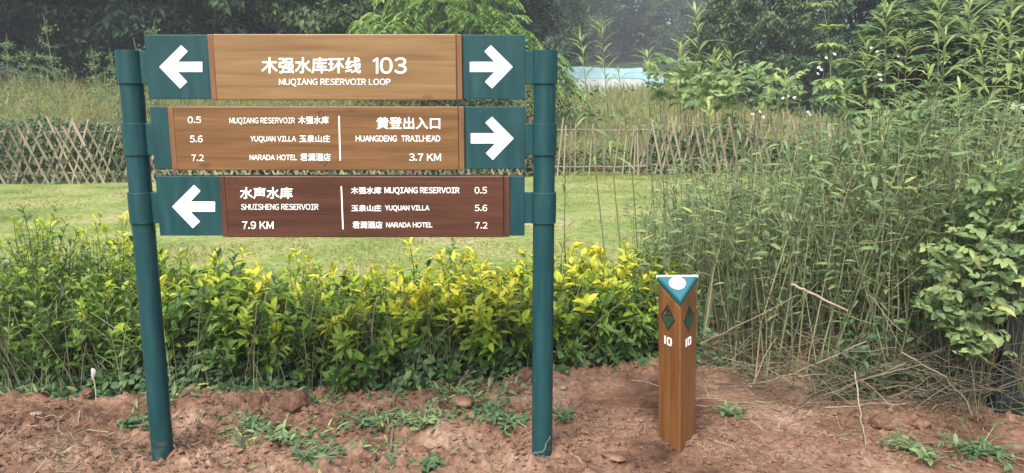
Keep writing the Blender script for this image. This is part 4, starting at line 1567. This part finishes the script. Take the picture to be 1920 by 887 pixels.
# leafy low bushes at the right
def leafy_bush(px, py, Y, R, H, seed, label, n=150, leafL=.065, tone=.55, mat=None, zc=None):
    g = np.random.default_rng(seed)
    x = (px - 960) / FOC * (Y * .985 + .2)
    z0 = gz(x, Y)
    c = np.array(at(px, py, Y))
    e = empty('leafy_bush', (x, Y, z0), label, 'bush', 'leafy bushes in the thicket')
    u = sph(n, g)
    E = u * np.array([R, R * .8, H]) * (g.uniform(.3, 1, n)[:, None] ** .5) * g.uniform(.75, 1.3, (n, 1)) + (c - np.array([x, Y, z0]))
    C = np.array([curve_pts([(q[0] * .55 + g.normal(0, .10), q[1] * .55 + g.normal(0, .08), -.03), q * np.array([.8, .8, .6]) + g.normal(0, .04, 3), q], 6) for q in E])
    build('stems', [tubes(C[::5], .0016, 3, 0, g.uniform(0, .35, len(C[::5])))], [M_dryweed], e)
    P, D, L, tn = [], [], [], []
    for q in range(n):
        a0 = g.uniform(0, 6.28)
        d0 = norm(np.array([math.cos(a0), math.sin(a0) - .4, g.uniform(-.75, .7)]))
        b = g.uniform(.75, 1.25)
        tq = np.clip(g.normal(tone, .16), 0, .95)
        for s, off, bk in ((0, 0, 0), (-1, .8, .25), (1, .8, .25), (-1, 1.0, .7), (1, 1.0, .7)):
            cs, sn = math.cos(off * s), math.sin(off * s)
            P.append(E[q] - d0 * bk * leafL * b)
            D.append((d0[0] * cs - d0[1] * sn, d0[0] * sn + d0[1] * cs, d0[2] + g.normal(0, .25)))
            L.append(leafL * b * (1 if s == 0 else .78) * g.uniform(.8, 1.15))
            tn.append(tq + g.normal(0, .05))
    L = np.array(L)
    m = len(L)
    build('foliage', [leaves(np.array(P), np.array(D), np.array([0, -.5, .9]) + g.normal(0, .5, (m, 3)), L, L * g.uniform(.38, .6, m), np.clip(np.array(tn), 0, .95), .25, .12, 0)], [mat or M_weed], e)


leafy_bush(1835, 530, 3.52, .25, .30, 81, 'bright leafy bush low at the right edge, left of the dark post', 240, .058, .60)
leafy_bush(1825, 640, 3.42, .11, .07, 82, 'small yellow green seedling cluster low beside the dark post', 26, .058, .74)
leafy_bush(1905, 500, 3.45, .10, .10, 90, 'dark leafy twigs hanging in front of the dark post', 40, .055, .30)
leafy_bush(1890, 380, 3.6, .20, .22, 83, 'leafy bush at the right edge above the bright one', 130, .06, .58)
leafy_bush(1590, 300, 4.9, .34, .22, 84, 'leafy mass in front of the right end of the brown lattice fence', 130, .055, .55)
leafy_bush(1475, 400, 4.8, .30, .14, 85, 'leafy mass low in front of the brown lattice fence', 100, .05, .50)
leafy_bush(1690, 640, 4.0, .30, .12, 86, 'low dark leafy bush inside the thicket near the ground', 60, .05, .25)
leafy_bush(1760, 240, 4.6, .42, .26, 87, 'leafy mass under the tall tufted weeds on the right', 150, .062, .45)
leafy_bush(1400, 165, 5.8, .45, .16, 88, 'pale leafy mass right above the brown lattice fence', 130, .07, .58)
leafy_bush(1290, 150, 6.2, .36, .20, 89, 'pale leafy mass above the join of picket and lattice fence', 110, .07, .60)

# dark post at the right edge
x = (1900 - 960) / FOC * (3.62)
e = empty('dark_post', (x, 3.52, gz(x, 3.52)), 'dark green metal post standing in the weeds at the right edge', 'post')
zt_ = at(1893, 590, 3.52).z - gz(x, 3.52)
o = build('shaft', [box_part(-.045, .045, -.045, .045, -.2, zt_ - .012)], [M_darkpost], e)
bevel(o, .006)
o = build('cap', [box_part(-.05, .05, -.05, .05, zt_ - .0118, zt_)], [M_darkpost], e)
bevel(o, .004)
o = build('foot', [box_part(-.075, .075, -.075, .075, -.02, .10)], [M_darkpost], e)
bevel(o, .01)

# ------------------------------------------------------------------ sticks, clods, litter
def stick(pts, r, tone, label, name='dead_stick', fork=None, group='dead sticks lying about'):
    """pts: (px, py, Y or None for lying on the soil)"""
    W = []
    for px, py, Y in pts:
        if Y is None:
            p = gp(px, py, .03)
            p.z = soil_z(p.x, p.y) + r * .7
        else:
            p = at(px, py, Y)
        W.append(np.array(p))
    o0 = W[0].copy()
    C = curve_pts([w - o0 for w in W], 14, .003)
    tone = tone * .74
    r = r * .75
    parts = [tubes(C, np.linspace(r, r * .6, 14), 6, 0, tone)]
    if fork is not None:
        f = [np.array(at(px, py, Y)) - o0 if Y is not None else np.array(gp(px, py, .04)) - o0 for px, py, Y in fork]
        parts.append(tubes(curve_pts(f, 6), np.linspace(r * .7, r * .4, 6), 5, 0, tone))
    o = build(name, parts, [M_stick])
    o.location = tuple(o0)
    tag(o, label, 'stick', group)


stick([(1483, 533, 3.74), (1530, 553, 3.72), (1590, 583, 3.68)], .010, 1.0, 'thick pale broken stick caught high in the thicket')
stick([(1312, 645, 3.95), (1390, 608, 3.85), (1500, 552, 3.75)], .005, .75, 'long thin stalk rising to the right from beside the marker')
stick([(1330, 728, 3.92), (1450, 715, 3.75), (1560, 670, 3.62), (1625, 640, 3.58)], .006, .9, 'long pale stalk bent along the edge of soil and thicket')
stick([(1545, 742, 3.8), (1530, 772, None), (1507, 795, None)], .009, .95, 'pale forked stick end lying on the soil edge', fork=[(1518, 783, 3.75), (1512, 797, None)])
stick([(1546, 742, 3.66), (1640, 705, 3.55), (1730, 683, 3.5)], .007, .8, 'straight pale stick lying across the tangle, its left end near the forked stick')
stick([(1603, 697, 3.5), (1612, 770, 3.4), (1622, 856, None)], .005, .95, 'thin pale stalk hanging almost upright down to the soil')
stick([(1562, 760, 3.65), (1572, 815, None), (1603, 852, None)], .004, .85, 'thin bent stalk curving down onto the soil')
stick([(1686, 697, 3.75), (1664, 790, 3.65)], .004, .75, 'short leaning stalk between hanging stalk and long right stick')
stick([(1690, 660, 3.48), (1770, 705, 3.45), (1815, 755, 3.42), (1826, 795, 3.4)], .006, .8, 'long stick sloping down to the right towards the dark post')
stick([(1842, 812, None), (1890, 800, 3.62), (1935, 770, 3.6)], .008, .7, 'curved grey stick lying at the right edge by the dark post')
stick([(1915, 645, 3.72), (1908, 690, 3.68), (1880, 725, 3.66), (1840, 745, 3.68)], .005, .45, 'dark vine loop curling down in front of the dark post')
stick([(1345, 762, None), (1420, 770, None), (1490, 787, None)], .007, .7, 'slender stick lying flat on the soil right of the marker')
stick([(1340, 838, None), (1365, 846, None), (1378, 852, None)], .005, .95, 'short pale stick on the soil just right of the marker base')
stick([(740, 755, None), (738, 800, None), (733, 868, None)], .012, .55, 'thick grey stick lying on the soil pointing at the viewer under the sign', group='dead sticks lying about')
stick([(25, 753, None), (75, 755, None), (97, 770, None), (112, 799, None)], .004, .7, 'thin hooked root lying on the soil at the far left')
stick([(365, 792, None), (378, 782, None), (398, 772, None)], .006, .95, 'small pale crooked stick right of the left post')
stick([(350, 843, None), (380, 873, None)], .003, .7, 'thin straw lying right of the left post base')
stick([(180, 735, None), (225, 752, None), (268, 770, None)], .005, .65, 'straight twig lying left of the left post below the hedge')
stick([(1107, 795, None), (1128, 801, None), (1150, 806, None)], .005, .6, 'short twig on the trodden clay between right post and marker')
stick([(1062, 776, None), (1090, 778, None), (1105, 776, None)], .005, .5, 'short dark twig just right of the right post')
stick([(1183, 730, None), (1210, 732, None), (1234, 740, None)], .005, .75, 'pale twig under the hedge left of the marker')
stick([(990, 880, None), (1000, 850, 3.02), (1022, 846, 3.0), (1032, 818, 3.02)], .003, .75, 'thin dry vine climbing against the foot of the right post')
stick([(960, 545, 4.1), (920, 515, 4.15), (850, 505, 4.2)], .003, .7, 'thin arching stalk in the hedge left of the right post')
stick([(1150, 470, 4.7), (1110, 455, 4.75), (1000, 442, 4.8)], .005, .8, 'thin pale cane arching over the lawn behind the right post')
stick([(82, 872, None), (110, 845, None), (135, 835, None)], .004, .7, 'bent straw at the lower left corner')


def clod(px, py, size, seed, label, mat=M_clod, flat=.75, cat='clod', name='clay_clod', group='clay clods on the bare soil'):
    import bmesh
    g = np.random.default_rng(seed)
    bm_ = bmesh.new()
    bmesh.ops.create_icosphere(bm_, subdivisions=4, radius=1)
    co = np.array([v.co[:] for v in bm_.verts])
    dirs = sph(9, g)
    d = np.ones(len(co))
    for k in range(9):                           # chipped flats
        d = np.minimum(d, g.uniform(.68, .95) / np.maximum(co @ dirs[k], .05))
    d += (fbm(co[:, 0] * 3 + 7, co[:, 1] * 3 + co[:, 2] * 2, 4, seed) - .5) * .35
    co = co * d[:, None] * np.array([1, g.uniform(.7, 1), flat]) * size
    for v, c in zip(bm_.verts, co):
        v.co = c
    me = bpy.data.meshes.new(name)
    bm_.to_mesh(me)
    bm_.free()
    for p in me.polygons:
        p.use_smooth = True
    me.materials.append(mat)
    o = bpy.data.objects.new(name, me)
    col.objects.link(o)
    p = gp(px, py, .03)
    o.location = (p.x, p.y, soil_z(p.x, p.y) + size * .28)
    o.rotation_euler = (0, 0, g.uniform(0, 6))
    tag(o, label, cat, group)


clod(487, 768, .060, 1, 'rounded orange clay clod below the hedge, left of the biggest one')
clod(556, 775, .078, 2, 'biggest broken clay clod at the hedge foot under the sign')
clod(480, 790, .038, 3, 'small clay clod in front of the rounded orange one')
clod(985, 728, .055, 4, 'clay clod at the hedge foot just left of the right post')
clod(960, 752, .045, 5, 'lower clay clod beside the weeds left of the right post')
clod(1650, 815, .055, 6, 'rounded reddish clod under the weed thicket')
clod(1725, 822, .045, 7, 'small clod right of the rounded reddish one under the thicket')
clod(790, 858, .040, 8, 'clay clod on the soil midway under the sign')
clod(868, 775, .060, 9, 'flat clay clod among the weeds left of the right post', flat=.45)
clod(165, 748, .045, 10, 'clay clod under the hedge left of the left post')
clod(690, 878, .040, 11, 'clay clod at the bottom edge right of the low weeds')
clod(1150, 862, .06, 12, 'flat pale clay slab on the trodden soil left of the marker', flat=.18)
clod(335, 868, .022, 13, 'pale stone against the foot of the left post', M_stone, .7, 'stone', 'pale_stone', 'pale stones on the soil')
clod(66, 778, .032, 14, 'greyish flat stone on the soil at the far left', M_stone, .4, 'stone', 'pale_stone', 'pale stones on the soil')
clod(1055, 740, .022, 15, 'white stone chip right of the right post', M_stone, .5, 'stone', 'pale_stone', 'pale stones on the soil')

# crumbs of soil
n = 16000
px = g.uniform(-80, 1950, n)
py = 700 + 200 * g.random(n)
d = [gp(a, b_, .02) for a, b_ in zip(px, py)]
X, Y = np.array([q.x for q in d]), np.array([q.y for q in d])
kp = (Y < 4.5) & (fbm(X * 2.6, Y * 2.6, 2, 91) > .42)
X, Y = X[kp], Y[kp]
n = len(X)
r = .0025 + .016 * g.random(n) ** 3.5
Z = soil_zv(X, Y) + r * .3
ico = np.array([(1, 0, 0), (-1, 0, 0), (0, 1, 0), (0, -1, 0), (0, 0, 1), (0, 0, -1), ]) * 1.0
tri_f = np.array([(0, 2, 4), (2, 1, 4), (1, 3, 4), (3, 0, 4), (2, 0, 5), (1, 2, 5), (3, 1, 5), (0, 3, 5)])
V = np.stack([X, Y, Z], 1)[:, None] + ico[None] * r[:, None, None] * g.uniform(.5, 1.3, (n, 6, 1)) + g.normal(0, .15, (n, 6, 3)) * r[:, None, None]
F = (np.arange(n)[:, None, None] * 6 + tri_f[None]).reshape(-1, 3)
o = build('soil_crumbs', [(V.reshape(-1, 3), F)], [M_clod])
tag(o, 'loose crumbs of red clay scattered over the bare soil', 'crumbs', kind='stuff')

# straw litter
n = 1100
px = np.concatenate([g.uniform(-60, 1250, 350), g.uniform(1300, 1950, 350), g.normal(120, 130, 400)])
py = np.concatenate([g.uniform(735, 890, 350), g.uniform(735, 890, 350), g.normal(845, 30, 400)])
d = [gp(a, b_, .02) for a, b_ in zip(px, py)]
X, Y = np.array([q.x for q in d]), np.array([q.y for q in d])
az = g.uniform(0, 6.28, n)
ln = g.uniform(.03, .22, n)
t = np.linspace(-.5, .5, 4)
cx = X[:, None] + np.cos(az)[:, None] * ln[:, None] * t + g.normal(0, .006, (n, 4))
cy = Y[:, None] + np.sin(az)[:, None] * ln[:, None] * t + g.normal(0, .006, (n, 4))
cz = soil_zv(cx, cy) + .003
o = build('straw_litter', [tubes(np.stack([cx, cy, cz], -1), g.uniform(.0007, .0022, (n, 1)) * np.ones((1, 4)), 3, 0, g.random(n))], [M_straw])
tag(o, 'dry straw and twigs littering the bare soil', 'litter', kind='stuff')

# low green weeds on the soil
gs = 'low green weeds on the bare soil'
for k, (px, py, r, lb) in enumerate([
        (530, 840, .13, 'low weed patch under the seven point nine kilometre text'), (600, 868, .12, 'low weed at the bottom edge under the middle of the sign'),
        (690, 800, .13, 'low weed left of the thick grey stick'), (800, 800, .14, 'low weed just right of the thick grey stick'),
        (905, 775, .17, 'leafy low weed left of the right post'), (950, 800, .12, 'grassy low weed touching the right post'),
        (850, 745, .16, 'leafy weed at the hedge foot near the flat clod'), (480, 815, .08, 'small weed below the rounded orange clod'),
        (1055, 795, .05, 'single leafed seedling right of the right post'), (1375, 790, .07, 'small weed on the soil right of the marker'),
        (800, 884, .08, 'small weed at the bottom edge under the lowest board'), (1830, 870, .16, 'low dull weed in the lower right corner'),
        (1720, 872, .12, 'low dull weed at the bottom edge under the thicket'), (250, 800, .07, 'tiny flat weed left of the left post')]):
    p = gp(px, py, .03)
    n = int(260 * r)
    e = empty('low_weed', (p.x, p.y, soil_z(p.x, p.y)), lb, 'weed', gs)
    th = g.uniform(0, 6.28, n)
    d0 = np.stack([np.cos(th), np.sin(th), g.uniform(.2, 1.1, n)], 1)
    ln = r * g.uniform(.4, 1.2, n)
    tt = np.linspace(0, 1, 4)
    C = d0[:, None] * (ln[:, None] * tt)[..., None] - np.array([0, 0, .4]) * (ln[:, None] * tt ** 2)[..., None]
    C[..., 2] = np.maximum(C[..., 2], .006) + 0
    build('stems', [tubes(C, .0014, 3, 0, g.uniform(.3, .8, n))], [M_dryweed], e)
    P = np.concatenate([C[:, 1], C[:, 2], C[:, 3], C[:, 3]])
    m = len(P)
    L = g.uniform(.022, .052, m)
    build('leaves', [leaves(P, sph(m, g) * np.array([1, 1, .4]) + np.array([0, 0, .25]), np.tile([0, -.2, 1.0], (m, 1)) + g.normal(0, .25, (m, 3)), L, L * g.uniform(.25, .5, m), np.clip(g.normal(.45, .18, m), 0, .9), .25, .1, 0)], [M_under if k % 3 else M_weed], e)

# grassy weeds spilling out of the hedge foot and over the clay
n = 5200
px = np.concatenate([g.normal(620, 190, 2600), g.uniform(0, 1250, 1600), g.uniform(1300, 1950, 1000)])
edge = np.interp(px, [0, 700, 960, 1230, 1320, 1950], [752, 765, 745, 700, 700, 790])
py = edge + np.abs(g.normal(0, 1, n)) * np.where((px > 400) & (px < 980), 55, 14) - 6
d = [gp(a, b_, .02) for a, b_ in zip(px, py)]
X, Y = np.array([q.x for q in d]), np.array([q.y for q in d])
kp = fbm(X * 5.5, Y * 5.5, 3, 121) + g.normal(0, .06, n) > .535
X, Y = X[kp], Y[kp]
n = len(X)
P = np.stack([X, Y, soil_zv(X, Y)], 1)
th = g.uniform(0, 6.28, n)
D = np.stack([np.cos(th), np.sin(th), g.uniform(.1, 1.3, n)], 1)
L = g.uniform(.025, .085, n)
o = build('foot_weeds', [leaves(P, D, np.tile([0, -.2, 1.0], (n, 1)) + g.normal(0, .3, (n, 3)), L, L * g.uniform(.06, .22, n), np.clip(g.normal(.42, .28, n), 0, 1), g.uniform(0, .8, n), .12, 0)], [M_weed])
tag(o, 'small grassy weeds spilling from the hedge foot over the clay', 'weeds', kind='stuff')

# white scrap on a thin stalk at the hedge foot
p = gp(180, 752, .03)
e = empty('dry_seed_head', (p.x, p.y, soil_z(p.x, p.y)), 'white papery seed head on a thin stalk at the hedge foot', 'plant')
build('stalk', [tubes(np.array([(0, 0, -.02), (.004, .0, .07), (.0, 0, .13)]), .003, 5, 0, .9)], [M_stick], e)
q = np.linspace(0, 6.283, 8, endpoint=False)
V, F = lathe([(.003, .115), (.012, .135), (.015, .155), (.011, .172), (.001, .180)], 9)
V = [(x * (1 + .25 * math.sin(3 * math.atan2(y, x))) + .004 * math.sin(z * 90), y * .6, z) for x, y, z in V]
build('seed_head', [(V, F)], [M_litter_white], e, True)

# tall bare weeds in the field on the left
gt = 'tall thin weeds rising from the field on the left'
for k, (px, py, Y, lb) in enumerate([(82, 32, 18.5, 'tallest feathery weed in the field left of the left post'), (12, 62, 18.0, 'leaning feathery weed at the left edge'), (45, 85, 18.8, 'short feathery weed between the edge weed and the tallest'), (170, 85, 19.0, 'arching weed halfway to the left post'),
                                     (205, 90, 18.6, 'arching weed just left of the left post'), (290, 35, 17.8, 'weed tip peeking over the left arrow plate'), (250, 70, 17.5, 'weed tip left of the left arrow plate')]):
    tip = np.array(at(px, py, Y))
    x = tip[0] + g.normal(0, .25)
    base = np.array([x, Y, gz(x, Y)])
    e = empty('field_weed', tuple(base), lb, 'weed', gt)
    C = curve_pts([(0, 0, -.05), (tip - base) * np.array([.3, .5, .6]), tip - base], 12)
    H = tip[2] - base[2]
    parts = [tubes(C, np.linspace(.02, .006, 12), 4, 0, .6)]
    m = 46
    f = g.uniform(.3, 1, m)
    i = (f * 10.9).astype(int)
    ph = g.uniform(0, 6.28, m)
    ln = (1.15 - f) * .75 * g.uniform(.5, 1, m)
    D = np.stack([np.cos(ph), np.sin(ph), g.uniform(.2, .8, m)], 1)
    tw = C[i][:, None] + D[:, None] * (ln[:, None] * np.linspace(0, 1, 4))[..., None] - np.array([0, 0, .35]) * (ln[:, None] * np.linspace(0, 1, 4) ** 2)[..., None]
    parts.append(tubes(tw, .005, 3, 0, g.uniform(.5, 1, m)))
    build('stem', parts, [M_dryweed], e)
    P = tw[:, 1:].reshape(-1, 3)
    P = np.repeat(P, 3, 0) + g.normal(0, .05, (len(P) * 3, 3))
    n = len(P)
    build('leaves', [leaves(P, sph(n, g) + np.array([0, 0, .2]), sph(n, g) + np.array([0, 0, .8]), g.uniform(.06, .13, n), .03, np.clip(g.normal(.45, .2, n), 0, 1), .2, .1, 1)], [M_weed], e)
